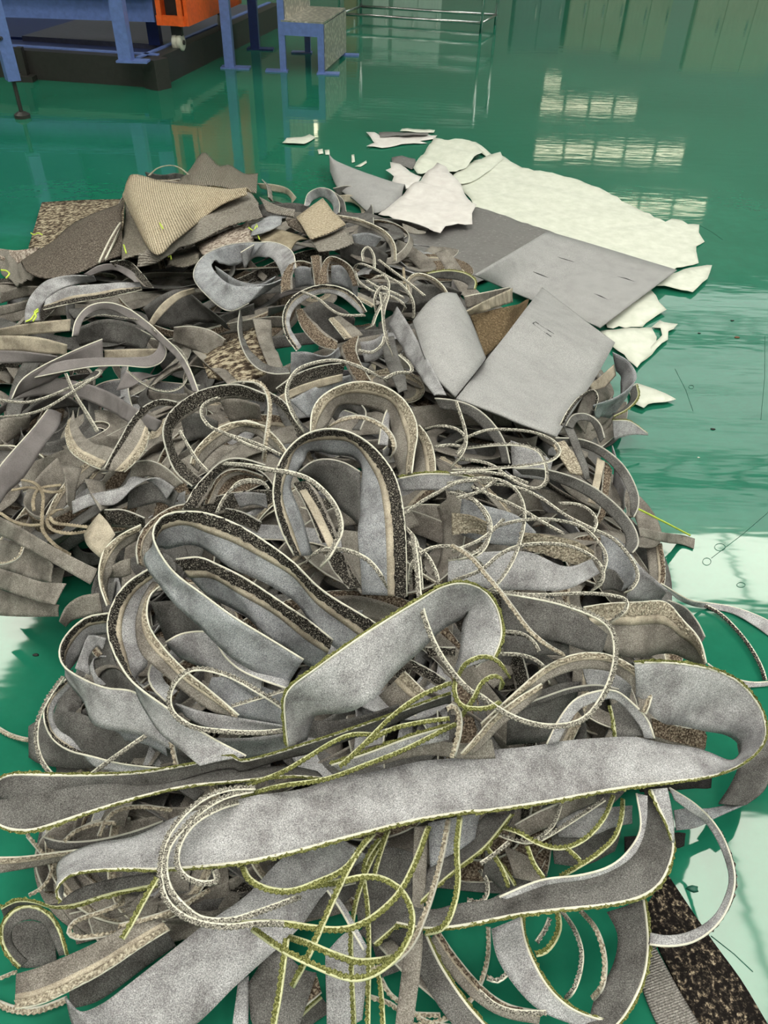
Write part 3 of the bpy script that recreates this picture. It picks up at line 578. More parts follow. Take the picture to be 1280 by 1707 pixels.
for i in range(4):
    a, d_ = np.array(cq[i]), np.array(cq[(i + 1) % 4]); n_ = np.array([-(d_ - a)[1], (d_ - a)[0]]); n_ = n_ / np.linalg.norm(n_) * 1.6
    ph_ = float(heap_h([(760 + 360 * .40625, 300 + 610 * .40625)], [.10])[0]) + .0095; slit(pb, 'C', [tuple(a - n_), tuple(d_ - n_), tuple(d_ + n_), tuple(a + n_)], ph_)
SHEET('felt_mat', 'felt_panel', 'bowed grey felt panel standing up between strips and the light panel', 'felt panel', .09,
     ['B', (1050, 728, 838, 862, .04), (1085, 790, 860, 930, .05), (1120, 860, 890, 1020, .04), (1160, 960, 950, 1130, .02), (1190, 1040, 1045, 1226, .0)], .006, 10, wave=.0, arch=.035)
SHEET('felt_mat', 'felt_panel', 'rolled pointed corner of grey felt poking out at the back of the heap', 'felt panel', .05,
     ['M', (330, 222, 335, 292), (360, 238, 372, 372), (430, 268, 450, 430), (520, 302, 540, 500), (620, 338, 640, 480), (722, 392, 700, 420)], .006, 12, wave=.0, arch=.05)
SHEET('carpet_offcut', 'carpet_brown', 'brown short-pile carpet offcut wedged between the two felt panels', 'carpet offcut', .07, ['C', (60, 560, 110, 735), (150, 540, 160, 690), (230, 520, 210, 640), (300, 490, 270, 590)], .008, 8, wave=.002)
# cloths at the back of the heap
SHEET('cloth_offcut', 'cloth_woven', 'spiky folded corner of ribbed grey-brown cloth behind the beige cloth', 'cloth offcut', .10, ['A', (930, 130, 850, 200), (990, 50, 960, 215, .06), (1060, 110, 1040, 220, .02), (1110, 105, 1100, 225, .04), (1190, 150, 1180, 235, .01), (1252, 145, 1245, 245, .02)], .004, 12, wave=.004, rows='across')
SHEET('carpet_offcut', 'carpet_camo', 'flat mottled brown carpet offcut lying on the floor behind the dark woven cloth', 'carpet offcut', .006, ['A', (205, 288, 140, 505), (300, 282, 220, 505), (400, 278, 330, 460), (500, 274, 430, 430), (605, 270, 600, 420)], .008, 8, wave=.001)
zc = SHEET('cloth_offcut', 'cloth_dark', 'dark brown woven cloth offcut with a pale zip tape, slumped to a point', 'cloth offcut', .05, ['A', (112, 600, 140, 640), (170, 550, 200, 668), (250, 490, 290, 660), (340, 415, 400, 620), (480, 345, 490, 590), (605, 300, 600, 560)], .006, 14, wave=.006, arch=.03)
SHEET('cloth_offcut', 'cloth_grey_rib', 'grey ribbed cloth flap hanging out from under the beige cloth', 'cloth offcut', .10, ['A', (660, 610, 665, 600), (740, 535, 780, 582), (900, 435, 900, 505), (1050, 310, 1060, 432), (1200, 242, 1200, 392), (1262, 300, 1285, 372)], .005, 12, wave=.006, arch=.03)
SHEET('cloth_offcut', 'cloth_woven', 'grey-brown woven flank folded down beside the beige cloth', 'cloth offcut', .13, ['A', (620, 200, 650, 230), (608, 280, 670, 350), (605, 400, 710, 460), (590, 560, 742, 536)], .005, 10, wave=.003)
SHEET('cloth_offcut', 'cloth_beige', 'big three-cornered beige ribbed cloth draped over the back of the heap', 'cloth offcut', .16, ['A', (612, 220, 640, 300), (640, 152, 740, 530), (780, 186, 850, 470), (940, 208, 960, 385), (1090, 222, 1070, 305), (1215, 232, 1200, 250)], .006, 16, wave=.002, arch=.02, rows='across')
SHEET('carpet_offcut', 'carpet_pink', 'pinkish mottled carpet piece beneath the grey ribbed flap', 'carpet offcut', .07, ['A', (945, 488, 985, 545), (1090, 430, 1120, 520), (1205, 392, 1232, 468)], .006, 8, wave=.003)
SHEET('cloth_offcut', 'cloth_woven', 'small cloth scrap under the grey ribbed flap', 'cloth offcut', .05, ['A', (815, 545, 815, 600), (890, 520, 890, 605), (975, 500, 965, 580)], .005, 8, wave=.004)
SHEET('cloth_offcut', 'cloth_grey_rib', 'crumpled striped cloth beside the dark woven offcut', 'cloth offcut', .03, ['A', (0, 540, 0, 590), (60, 530, 20, 640), (100, 590, 80, 690), (190, 640, 130, 690)], .005, 8, wave=.006)
SHEET('carpet_offcut', 'carpet_pink', 'speckled carpet corner between the striped cloth and dark woven offcut', 'carpet offcut', .04, ['A', (0, 512, 0, 560), (90, 518, 80, 580), (200, 505, 150, 560)], .006, 8, wave=.003)
SHEET('cloth_offcut', 'felt_blue', 'blue-grey woven scrap in front of the grey ribbed flap', 'cloth offcut', .09, ['B', (58, 400, 62, 470), (140, 350, 140, 440), (225, 355, 200, 400)], .005, 8, wave=.006)
SHEET('cloth_offcut', 'tan', 'tan felt backing showing below the blue-grey woven scrap', 'cloth offcut', .07, ['B', (90, 470, 240, 540), (170, 420, 280, 480), (270, 440, 330, 470)], .005, 8, wave=.003)
SHEET('cloth_offcut', 'cloth_grey_rib', 'striped dark cloth scrap rolled behind the small beige swatch', 'cloth offcut', .09, ['B', (95, 265, 130, 330), (180, 310, 180, 350), (270, 330, 260, 365)], .005, 8, wave=.005)
SHEET('cloth_offcut', 'cloth_dark', 'dark striped cloth twist tucked against the small beige swatch', 'cloth offcut', .10, ['B', (220, 370, 235, 400), (290, 370, 300, 430), (355, 400, 330, 440)], .005, 8, wave=.005)
SHEET('cloth_offcut', 'cloth_grey_rib', 'striped underside flap of cloth below the small beige swatch', 'cloth offcut', .10, ['B', (335, 475, 385, 528), (430, 450, 470, 515), (515, 412, 552, 488)], .005, 8, wave=.003)
SHEET('cloth_offcut', 'cloth_beige', 'small square beige swatch lying on striped cloth', 'cloth offcut', .125, ['B', (275, 365, 345, 470), (340, 320, 430, 440), (402, 272, 512, 402)], .006, 10, wave=.003)
SHEET('carpet_offcut', 'carpet_camo', 'mottled camouflage carpet square sunk among the strips', 'carpet offcut', .03, ['A', (975, 1045, 1060, 1140), (1060, 990, 1150, 1150), (1150, 950, 1240, 1140), (1235, 905, 1330, 1090)], .008, 8, wave=.003)
SHEET('carpet_offcut', 'carpet_camo', 'small mottled carpet corner showing below the camouflage square', 'carpet offcut', .02, ['D', (970, -20, 1010, 90), (1100, 0, 1120, 110), (1200, 10, 1220, 100)], .008, 8, wave=.003)
SHEET('carpet_strip', 'carpet_black', 'black carpet runner flecked with beige lying flat on the floor', 'carpet strip', .006, ['L', (830, 690, 735, 830), (930, 840, 770, 960), (1040, 1000, 860, 1150), (1160, 1165, 960, 1330), (1270, 1350, 1050, 1480), (1330, 1450, 1110, 1570), (1480, 1690, 1250, 1830), (1640, 1960, 1400, 2110)], .009, 10, wave=.0005)
SHEET('carpet_strip', 'cloth_fine', 'grey ribbed fabric strip lying along the black flecked carpet runner', 'carpet strip', .004, ['L', (770, 1000, 720, 1180), (830, 1110, 735, 1235), (900, 1235, 780, 1340), (970, 1350, 840, 1450), (1010, 1430, 900, 1530), (1120, 1640, 1010, 1750), (1260, 1900, 1140, 2020)], .006, 8, wave=.0005)
# zip tape on the dark offcut, loose threads
for zp in (['A', (592, 372), (565, 410), (530, 470), (505, 520), (480, 575)], ['A', (598, 392), (575, 430), (545, 490), (520, 540), (500, 582)]):
    C, lf = points(zp, 2); q = on_surface(zc, spline(C, 24), .003); V, Fc = tube_vf(q, .004, 6); zo = obj('zip_tape', mesh('zip_tape', V, Fc, 'bead'), zc); zo['label'] = 'pale zip tape'
flat('thread_lime', (.62, .78, .10), .6)
TH_ = [['A', (150, 432), (165, 440), (185, 432), (205, 440)], ['A', (5, 612), (30, 615), (45, 630), (30, 650)], ['A', (125, 862), (150, 850), (165, 830), (185, 810)], ['A', (160, 860), (175, 835), (168, 815), (185, 800)],
       ['A', (765, 372), (775, 385), (790, 410)], ['A', (930, 240), (945, 265), (958, 300)], ['A', (1205, 405), (1230, 420), (1245, 390), (1250, 440), (1258, 462)], ['A', (600, 490), (606, 510), (612, 530)], ['F', (750, 465), (850, 515), (960, 572)], ['A', (815, 548), (825, 540), (830, 560)]]
TL = ['on the mottled flat carpet', 'on the crumpled striped cloth', 'tied round the felt bundle', 'tied round the felt bundle', 'across the beige cloth', 'along the rib of the beige cloth', 'dangling under the grey ribbed flap', 'on the woven flank of the beige cloth', 'trailing over the bare floor', 'on the small cloth scrap']
for i, p in enumerate(TH_):
    C, lf = points(p, 2); h = heap_h(C, [.14 if i == 7 else .20 if i in (4, 5) else .0 if i == 8 else .10 if i != 0 else .02] * len(C)); Q = spline(np.c_[C, h], 30); c = at_h(Q[:, :2], np.maximum(Q[:, 2], .006)); base = c.mean(0) * (1, 1, 0) + (0, 0, c[:, 2].min())
    V, Fc = tube_vf(c - base, .0028, 6); tag(obj('loose_thread', mesh('thread', V, Fc, 'thread_lime'), None, base), 'lime green loose thread ' + TL[i], 'thread', 'threads tied round the felt bundle' if i in (2, 3) else None)

# marks and crumbs on the floor
fl = bpy.data.objects['floor']; flat('scuff', (.012, .10, .07), .5); flat('crumb_brown', (.20, .10, .06), .8)
for (px, py, rx_, ry_) in ((1200, 912, 9, 6), (1178, 936, 7, 6), (1235, 975, 7, 4), (1152, 645, 4, 3)):
    a = np.linspace(0, 6.28, 18); c = at_h(np.stack([px + rx_ * np.cos(a), py + ry_ * np.sin(a)], 1), np.full(18, .0006)); V, Fc = tube_vf(c, .0007, 5); obj('scuff_mark', mesh('scuff', V, Fc, 'scuff'), fl)
for ln in (((1285, 850), (1186, 930)), ((1125, 615), (1155, 685)), ((1275, 560), (1268, 700)), ((1165, 375), (1205, 400)), ((70, 165), (95, 158)), ((1120, 430), (1130, 470)), ((1185, 1560), (1255, 1620))):
    c = at_h([ln[0], ((ln[0][0] + ln[1][0]) / 2 + 3, (ln[0][1] + ln[1][1]) / 2), ln[1]], [.0005] * 3); V, Fc = tube_vf(c, .0008, 5); obj('scuff_mark', mesh('scuff', V, Fc, 'scuff'), fl)
CR = ((1228, 563, .012, 'crumb_brown', 'reddish brown crumb on the bare floor'), (1220, 535, .008, 'rubber', 'dark crumb beside the reddish brown one'), (1165, 556, .007, 'rubber', 'dark crumb between white film and reddish crumb'), (1188, 716, .009, 'rubber', 'dark crumb beside the strip end with green and cream edge'),
      (1164, 763, .005, 'white_film', 'white crumb beside the large dark hoops'), (1155, 1482, .012, 'scuff', 'dark green crumb beside the black flecked runner'), (60, 1092, .008, 'rubber', 'dark crumb beside the loop that opens toward the floor'))
for (px, py, rr_, mt, lb) in CR:
    c = P(px, py); a = np.array([(math.cos(q) * (1 + .3 * math.sin(3 * q + px)), math.sin(q) * .6, 0) for q in np.linspace(0, 6.28, 9)[:-1]]) * rr_
    V = np.concatenate([a, a * .7 + (0, 0, rr_ * .35), [[0, 0, rr_ * .45]]]); Fc = [(i, (i + 1) % 8, 8 + (i + 1) % 8, 8 + i) for i in range(8)] + [(8 + i, 8 + (i + 1) % 8, 16) for i in range(8)] + [tuple(range(7, -1, -1))]
    tag(obj('crumb', mesh('crumb', V, Fc, mt), None, (c[0], c[1], .0005)), lb, 'crumb')
# ------------------------------------------------------------------ strips traced one by one
def cords(kind, lift, lists, label, group, w=.010):
    for i, p in enumerate(lists): C_(kind, label if isinstance(label, str) else label[i], lift, p, w, group)
LW_, GW_ = 'thin edging cord with white ladder stitching %s', 'white stitched cords'
LG_, GG_ = 'thin edging cord with green tufts %s', 'green tufted cords'
LT_, GT_ = 'tan yarn cord curled beside the flat warm-grey felt strips', 'tan yarn cords'
# --- left, beside the beige cloth
T('pw', 'warm grey felt strip stacked beneath the crumpled striped cloth', .02, ['A', (0, 720, 0, 775), (100, 690, 100, 745), (190, 690, 180, 725)])
T('pw', 'second warm grey felt strip in the stack beneath the striped cloth', .01, ['A', (-40, 790, -40, 840), (60, 775, 60, 820), (140, 755, 130, 800)])
T('p', 'wide grey felt strip arching out of the bundle tied with lime thread', .07, ['A', (120, 870, 195, 860), (125, 790, 200, 790), (160, 720, 250, 730), (230, 660, 330, 692), (330, 638, 400, 675), (460, 640, 470, 665)])
T('g', 'grey felt strip with cream lane and dark tufts inside the lime-tied bundle', .06, ['A', (205, 805, 215, 760), (350, 772, 310, 700), (500, 748, 420, 685), (610, 725, 540, 672), (692, 706, 690, 672)], face='c')
T('sp', 'smooth lilac-grey strip arching over the lime-tied bundle', .09, ['A', (405, 632, 430, 642), (480, 588, 500, 618), (560, 583, 560, 612), (640, 618, 615, 642), (692, 672, 655, 672)])
T('b', 'dark herringbone tufted strip behind the lilac arch', .10, ['A', (530, 572, 560, 600), (620, 566, 620, 602), (690, 630, 655, 648), (745, 700, 700, 690)], face='c')
T('w', 'long cream strip lying flat beside the lime-tied bundle', .05, ['A', (-20, 900, -20, 935), (150, 868, 150, 925), (350, 848, 350, 905)])
T('w', 'broad cream strip running out of the heap with a creased end', .08, ['A', (-40, 930, -40, 1000), (100, 930, 110, 1005), (200, 940, 200, 1015), (330, 975, 330, 1025)])
T('sp', 'smooth lilac-grey strip under the broad cream strip', .06, ['A', (-40, 1000, -40, 1065), (100, 1005, 100, 1060), (200, 1018, 220, 1060), (280, 1030, 290, 1060)])
T('s', 'lilac-grey strip folded to a square corner with white edge', .10, ['A', (500, 945, 505, 1050), (400, 985, 420, 1082), (300, 1030, 330, 1095), (190, 1085, 200, 1170), (100, 1150, 70, 1230), (55, 1240, 20, 1270)])
T('s', 'lilac-grey strip looped flat with a white stitched edge', .08, ['A', (130, 1140, 150, 1100), (300, 1105, 310, 1050), (450, 1080, 450, 1040), (600, 1075, 600, 1035), (720, 1083, 710, 1030), (785, 1055, 755, 1005), (805, 1000, 770, 962), (760, 948, 730, 925), (680, 900, 650, 885)])
T('w', 'short cream strip inside the flat lilac loop', .06, ['A', (500, 1000, 500, 1042), (640, 994, 640, 1045), (785, 994, 790, 1028)])
T('s', 'lilac-grey strip in a wide arch with white tufted rim', .13, ['A', (350, 935, 378, 935), (368, 855, 405, 850), (430, 787, 465, 810), (520, 769, 540, 805), (620, 798, 620, 845), (720, 868, 700, 895), (800, 940, 780, 965), (870, 1010, 850, 1030), (920, 1090, 895, 1100), (965, 1210, 935, 1200)])
T('w', 'curved cream strip bordering the dark grey felt lobes', .07, ['A', (945, 698, 950, 716), (860, 722, 880, 746), (790, 770, 815, 800), (742, 830, 768, 852), (718, 875, 742, 885)])
T('pd', 'dark grey felt strip humped behind the curved cream strip', .04, ['A', (690, 800, 735, 880), (780, 735, 840, 890), (880, 705, 950, 860), (1000, 790, 1080, 885), (1090, 860, 1120, 900)])
T('gw', 'warm grey strip with brown tufts doubled over beside the camouflage square', .06, ['A', (840, 890, 830, 955), (930, 885, 940, 1000), (1020, 905, 1000, 1030), (1095, 950, 1050, 1040)])
T('pw', 'warm grey felt strip running down behind the lilac arch rim', .05, ['A', (930, 1000, 985, 1010), (1000, 1070, 1060, 1060), (1090, 1150, 1130, 1130), (1160, 1240, 1200, 1220)])
T('pd', 'dark felt strip inside the lilac arch', .03, ['A', (360, 900, 380, 980), (500, 850, 500, 960), (640, 870, 640, 980), (740, 930, 700, 1000)])
T('sp', 'smooth lilac-grey strip twisting below the flat lilac loop', .04, ['D', (90, 120, 70, 190), (220, 85, 230, 170), (400, 110, 400, 190), (540, 160, 520, 240), (650, 230, 620, 300), (790, 300, 760, 350)])
T('s', 'broad lilac-grey strip with white rim slanting down to a knot of tan cords', .09, ['D', (235, 235, 305, 255), (170, 320, 280, 330), (90, 410, 195, 440), (20, 490, 110, 580), (-20, 540, 40, 640), (-70, 580, 0, 700)])
T('sp', 'short lilac-grey strip crossing below the square-cornered fold', .04, ['D', (560, 150, 600, 60), (640, 130, 690, 60), (700, 90, 760, 75), (770, 70, 780, 60)])
T('pw', 'warm grey strip spreading under the broad slanting lilac strip', .02, ['D', (0, 290, -30, 430), (80, 270, 40, 400), (150, 270, 150, 330)])
T('gt', 'bent warm-grey strip with beige tufted edge, left limb of the crossed pair', .08, ['D', (335, 300, 352, 238), (318, 360, 375, 320), (345, 445, 430, 390), (430, 505, 510, 420), (490, 530, 560, 440)], face='c')
T('gt', 'bent warm-grey strip with beige tufted edge, right limb of the crossed pair', .09, ['D', (722, 345, 682, 282), (708, 420, 620, 375), (660, 490, 560, 455), (600, 545, 480, 540)], face='c')
T('b', 'narrow dark tufted strip arching over the crossed pair', .12, ['D', (860, 205, 862, 228), (780, 193, 770, 222), (700, 225, 715, 258), (632, 300, 662, 318), (580, 390, 608, 405), (530, 480, 555, 490), (505, 530, 525, 535)], face='c')
T('pw', 'pointed warm-grey felt strip hanging down below the crossed pair', .05, ['D', (408, 575, 508, 588), (440, 650, 515, 650), (490, 735, 525, 720)])
T('pw', 'twisted warm-grey felt strip next to the tan cords', .03, ['D', (300, 510, 400, 520), (318, 600, 375, 610), (325, 690, 352, 740)])
T('p', 'grey felt strip rising in a fold below the crossed pair', .04, ['D', (350, 748, 350, 690), (450, 705, 430, 650), (560, 700, 590, 620), (660, 610, 640, 565), (760, 570, 740, 600), (850, 620, 810, 680)])
T('pd', 'dark grey felt strip curled in the hollow below the crossed pair', .02, ['D', (620, 640, 610, 730), (700, 600, 720, 700), (800, 600, 790, 690), (870, 650, 840, 730)])
T('gw', 'warm grey strip with a tan centre lying across the hollow', .05, ['D', (640, 500, 620, 590), (720, 488, 720, 560), (800, 520, 790, 590), (890, 600, 850, 625)])
T('b', 'dark herringbone tufted strip beside the cream tab', .05, ['D', (505, 728, 540, 810), (600, 728, 630, 815), (705, 768, 700, 820)], face='c')
T('w', 'cream felt tab standing on end beside the tan cords', .07, ['D', (482, 742, 408, 845), (525, 790, 425, 900), (560, 850, 490, 965)])
T('pw', 'long flat warm-grey felt strip running beside the tan cords', .10, ['D', (-60, 730, -60, 830), (0, 762, 0, 852), (100, 812, 80, 888), (250, 900, 220, 965), (400, 980, 360, 1045), (475, 1015, 445, 1092)], k=.1)
T('pw', 'flat warm-grey felt piece with a rounded corner on the floor side', .07, ['D', (-40, 1000, -40, 1100), (80, 1035, 60, 1130), (200, 1075, 180, 1170), (325, 1085, 272, 1188)], k=.1)
T('pw', 'flat warm-grey felt piece under the long flat strip', .05, ['D', (-40, 870, -40, 1000), (100, 885, 80, 1040), (200, 930, 200, 1080), (260, 1000, 255, 1085)], k=.1)
T('pw', 'lowest flat warm-grey felt piece resting on the green floor', .03, ['D', (-40, 1100, -40, 1238), (120, 1150, 120, 1245), (292, 1190, 285, 1245)], k=.1)
C_('cw', 'thin felt cord curved on the flat warm-grey felt pieces', .12, ['D', (112, 905), (95, 950), (50, 980), (-20, 992)], .010)
cords('ct', .06, [['D', (100, 580), (170, 598), (208, 650), (205, 760), (210, 830), (270, 900), (345, 945)], ['D', (430, 832), (330, 842), (250, 822), (228, 775), (265, 732), (305, 725)], ['D', (55, 632), (150, 618), (250, 642), (305, 632)],
     ['D', (165, 735), (160, 680), (190, 625), (300, 605)], ['D', (430, 812), (330, 800), (262, 790), (240, 760)], ['D', (0, 740), (60, 780), (130, 800), (200, 800)]], LT_, GT_, .011)
C_('c', 'stiff white-flecked cord stub slanting across the lilac strips', .13, ['D', (318, 62), (360, 160), (410, 240), (476, 352)], .012)
C_('c', 'white edging cord returning in a tight bend over the lilac strips', .14, ['D', (-20, 277), (120, 265), (220, 235), (330, 170), (430, 105), (482, 72), (490, 55), (465, 48)], .012)
C_('c', 'white edging cord running alongside the tight-bent cord', .13, ['D', (-20, 192), (120, 206), (230, 180), (350, 130), (480, 78)], .012)
C_('c', 'fine white cord drooping from the lilac arch', .12, ['A', (400, 860), (480, 830), (600, 842), (700, 862), (760, 920), (772, 950)], .006)
C_('c', 'fine white cord hanging in a round loop below the lilac arch', .12, ['A', (780, 960), (860, 985), (908, 1060), (905, 1140), (860, 1190), (780, 1198), (690, 1160), (610, 1095)], .007)
# --- back centre rings
T('r', 'grey felt ring standing at the back next to the rolled felt corner', .08, ['B', (312, 300, 335, 302), (330, 240, 352, 275), (390, 212, 400, 258), (450, 230, 440, 285), (482, 285, 455, 330), (480, 335, 465, 345)], k=.9)
T('rd', 'outer wrap of the grey felt ring at the back', .07, ['B', (440, 222, 450, 250), (500, 270, 480, 290), (515, 330, 490, 340)])
T('rd', 'dark felt ring with a cream inside at the back', .08, ['B', (448, 215, 470, 250), (530, 203, 540, 250), (600, 240, 585, 285), (640, 300, 605, 340), (648, 390, 610, 385)], k=.9)
T('w', 'cream strip seen inside the dark felt ring', .06, ['B', (465, 250, 475, 280), (540, 248, 545, 285), (592, 285, 580, 310), (608, 345, 590, 350), (600, 380, 585, 380)])
T('gt', 'long arched strip with cream-flecked tufts sweeping round the back rings', .11, ['B', (470, 345, 490, 372), (560, 360, 560, 390), (640, 388, 640, 418), (712, 430, 700, 458), (752, 490, 730, 512), (757, 570, 735, 575)], face='c')
T('pb', 'blue-grey felt strip showing inside the long arched strip', .05, ['B', (540, 440, 560, 500), (620, 430, 620, 500), (690, 455, 660, 500)])
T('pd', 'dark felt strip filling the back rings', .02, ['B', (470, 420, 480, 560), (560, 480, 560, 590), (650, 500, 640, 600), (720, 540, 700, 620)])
T('w', 'pale strip curling behind the small beige swatch', .05, ['B', (80, 190, 95, 215), (160, 195, 165, 230), (230, 215, 235, 250), (275, 260, 255, 290)])
T('bw', 'brown tufted tab poking up behind the small beige swatch', .10, ['B', (105, 170, 125, 185), (130, 205, 150, 215), (140, 260, 160, 285)])
C_('cw', 'felt loop standing up behind the beige cloth', .18, ['A', (720, 155), (760, 120), (820, 104), (870, 115), (915, 148)], .011)
T('pd', 'dark felt strip under the loop behind the beige cloth', .12, ['A', (700, 135, 720, 180), (790, 150, 790, 190), (850, 140, 860, 190), (910, 155, 900, 195)])
# --- blue felt loop and dark rings
T('rb', 'broad blue-grey felt strip rolled into a cup with a tan tufted rim', .13, ['A', (1210, 770, 1290, 690), (1110, 810, 1150, 690), (1010, 742, 1075, 655), (938, 645, 1025, 590), (975, 555, 1050, 570), (1080, 497, 1120, 590), (1190, 478, 1170, 575), (1290, 478, 1240, 530)], face='f')
T('pb', 'blue-grey felt strip lying inside the rolled cup', .10, ['A', (1040, 590, 1080, 720), (1150, 660, 1150, 790), (1260, 680, 1230, 760), (1340, 640, 1320, 700)])
T('r', 'dark blue-grey felt strip arched with a cream rim beside the cup', .12, ['B', (272, 605, 205, 650), (255, 525, 170, 570), (185, 482, 120, 545), (95, 478, 60, 555), (0, 528, 15, 605)])
T('pb', 'pale blue-grey felt flap lying below the rolled cup', .12, ['B', (-10, 690, -30, 800), (70, 685, 60, 760), (140, 680, 130, 705), (205, 655, 195, 680)])
T('bw', 'dark tufted ring with a cream lining, upper left of the dark ring cluster', .12, ['B', (200, 725, 255, 705), (205, 650, 255, 640), (235, 592, 275, 600), (290, 566, 315, 590), (345, 580, 340, 600)], face='c')
T('bw', 'dark tufted ring with a blue-grey lining beside the cream-lined ring', .12, ['B', (383, 690, 432, 680), (393, 605, 428, 605), (430, 548, 445, 570), (490, 560, 500, 590), (545, 605, 530, 640), (575, 690, 545, 690)], face='c')
T('g', 'open ring of dark-tufted strip with cream inner band, largest of the dark rings', .15, ['B', (275, 1005, 300, 985), (222, 925, 255, 915), (208, 835, 240, 850), (238, 760, 270, 792), (310, 708, 335, 745), (400, 684, 400, 724), (500, 700, 482, 735), (572, 750, 545, 785), (615, 815, 590, 828)], face='c', k=.9)
T('bw', 'dark tufted strip curving inside the largest dark ring', .08, ['B', (272, 808, 300, 795), (300, 890, 365, 870), (380, 975, 425, 925), (475, 1002, 475, 955)], face='c')
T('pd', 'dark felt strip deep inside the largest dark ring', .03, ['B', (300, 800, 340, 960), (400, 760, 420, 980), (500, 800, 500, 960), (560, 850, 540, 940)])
T('pb', 'blue-grey felt lining strip inside the dark ring cluster', .08, ['B', (260, 600, 265, 700), (300, 590, 310, 690), (345, 600, 355, 690)])
T('pb', 'light blue-grey felt strip standing between the two small dark rings', .08, ['B', (440, 590, 440, 680), (490, 590, 500, 690), (540, 630, 540, 720), (570, 690, 560, 780)])
T('bw', 'brown tufted strip climbing between the dark rings', .09, ['B', (345, 545, 395, 540), (355, 620, 400, 620), (365, 690, 410, 690)], face='c')
T('gt', 'tan strip with tufted edge below the dark ring cluster', .07, ['B', (430, 850, 480, 830), (470, 900, 540, 870), (510, 950, 600, 930)], face='c')
T('pb', 'blue-grey felt strip bulging out below the largest dark ring', .10, ['B', (245, 1010, 240, 1120), (320, 1008, 320, 1085), (420, 1030, 420, 1060), (480, 985, 490, 1030)])
T('bw', 'strip with brown stitched tufts turning down past the blue-grey bulge', .11, ['B', (575, 930, 480, 990), (562, 1000, 500, 1040), (590, 1075, 530, 1105), (635, 1150, 570, 1165)], face='c')
T('p', 'grey felt strip folded under the tangle of cords', .06, ['B', (580, 960, 600, 1060), (650, 950, 660, 1050), (720, 900, 720, 1000)])
T('pd', 'dark warm strip hanging straight down from the tangle of cords', .10, ['B', (690, 940, 745, 930), (700, 1040, 770, 1030), (740, 1140, 800, 1120), (770, 1210, 810, 1200)])
T('p', 'flat grey felt strip standing between tangle of cords and bowed felt panel', .13, ['B', (760, 785, 715, 870), (820, 880, 770, 960), (880, 990, 830, 1060), (940, 1100, 890, 1150), (1003, 1222, 945, 1225)], k=.3)
T('rd', 'dark strip bent beside the camouflage square with a brown rim', .11, ['B', (0, 800, 10, 850), (-10, 900, 15, 930), (20, 1010, 50, 1000), (80, 1085, 110, 1060), (160, 1115, 165, 1085), (245, 1112, 235, 1085)])
T('pw', 'warm grey felt strip standing upright beside the dark bent strip', .08, ['B', (60, 840, 150, 850), (90, 960, 160, 960), (130, 1060, 200, 1060), (150, 1110, 220, 1110)])
cords('c', .17, [['B', (600, 570), (594, 525), (620, 500), (648, 540), (652, 605)], ['B', (555, 605), (575, 580), (640, 600), (720, 645), (790, 690), (838, 760), (842, 850)], ['B', (558, 615), (575, 665), (640, 712), (740, 742), (800, 785), (785, 822)],
     ['B', (605, 680), (650, 650), (700, 640), (722, 690), (695, 760), (660, 830), (640, 880), (608, 900)], ['B', (742, 1030), (712, 950), (697, 880), (690, 800), (680, 730), (640, 670)], ['B', (300, 715), (380, 752), (440, 802), (500, 830), (612, 830)],
     ['B', (660, 820), (655, 740), (690, 690), (720, 720), (700, 800), (690, 880)], ['B', (610, 660), (660, 690), (740, 720), (800, 750)], ['B', (570, 1000), (640, 1010), (690, 970), (700, 930)], ['B', (700, 1140), (760, 1110), (830, 1105), (825, 1070), (770, 1020)],
     ['B', (670, 560), (720, 600), (800, 660), (900, 740)]], LW_, GW_, .012)
C_('ct', 'short tan yarn end sticking up by the tangle of cords', .14, ['B', (793, 600), (796, 640), (798, 680)], .011)
T('gt', 'narrow ring of tan-tufted strip next to the bowed felt panel', .13, ['B', (815, 735, 835, 735), (808, 665, 838, 675), (850, 628, 870, 658), (920, 640, 930, 672), (980, 682, 985, 720), (1018, 740, 1000, 745)], face='c')
T('nd', 'dark strip with lime-green rim looped onto the slit felt panel', .12, ['B', (905, 628, 930, 650), (1000, 613, 1010, 655), (1090, 625, 1070, 665), (1142, 662, 1110, 690), (1138, 705, 1100, 705)], k=.9)
T('pd', 'dark felt strip lying between tangle of cords and slit panel', .08, ['B', (820, 690, 850, 790), (900, 680, 920, 770), (1000, 690, 1000, 760), (1080, 720, 1060, 760)])
T('w', 'stack of cream strip ends beside the brown carpet offcut', .12, ['C', (30, 545, 55, 560), (130, 490, 140, 530), (235, 442, 238, 500)])
T('gt', 'ribbed tan strip lying above the cream strip ends', .10, ['C', (30, 480, 40, 530), (120, 462, 120, 500), (225, 440, 220, 462)])
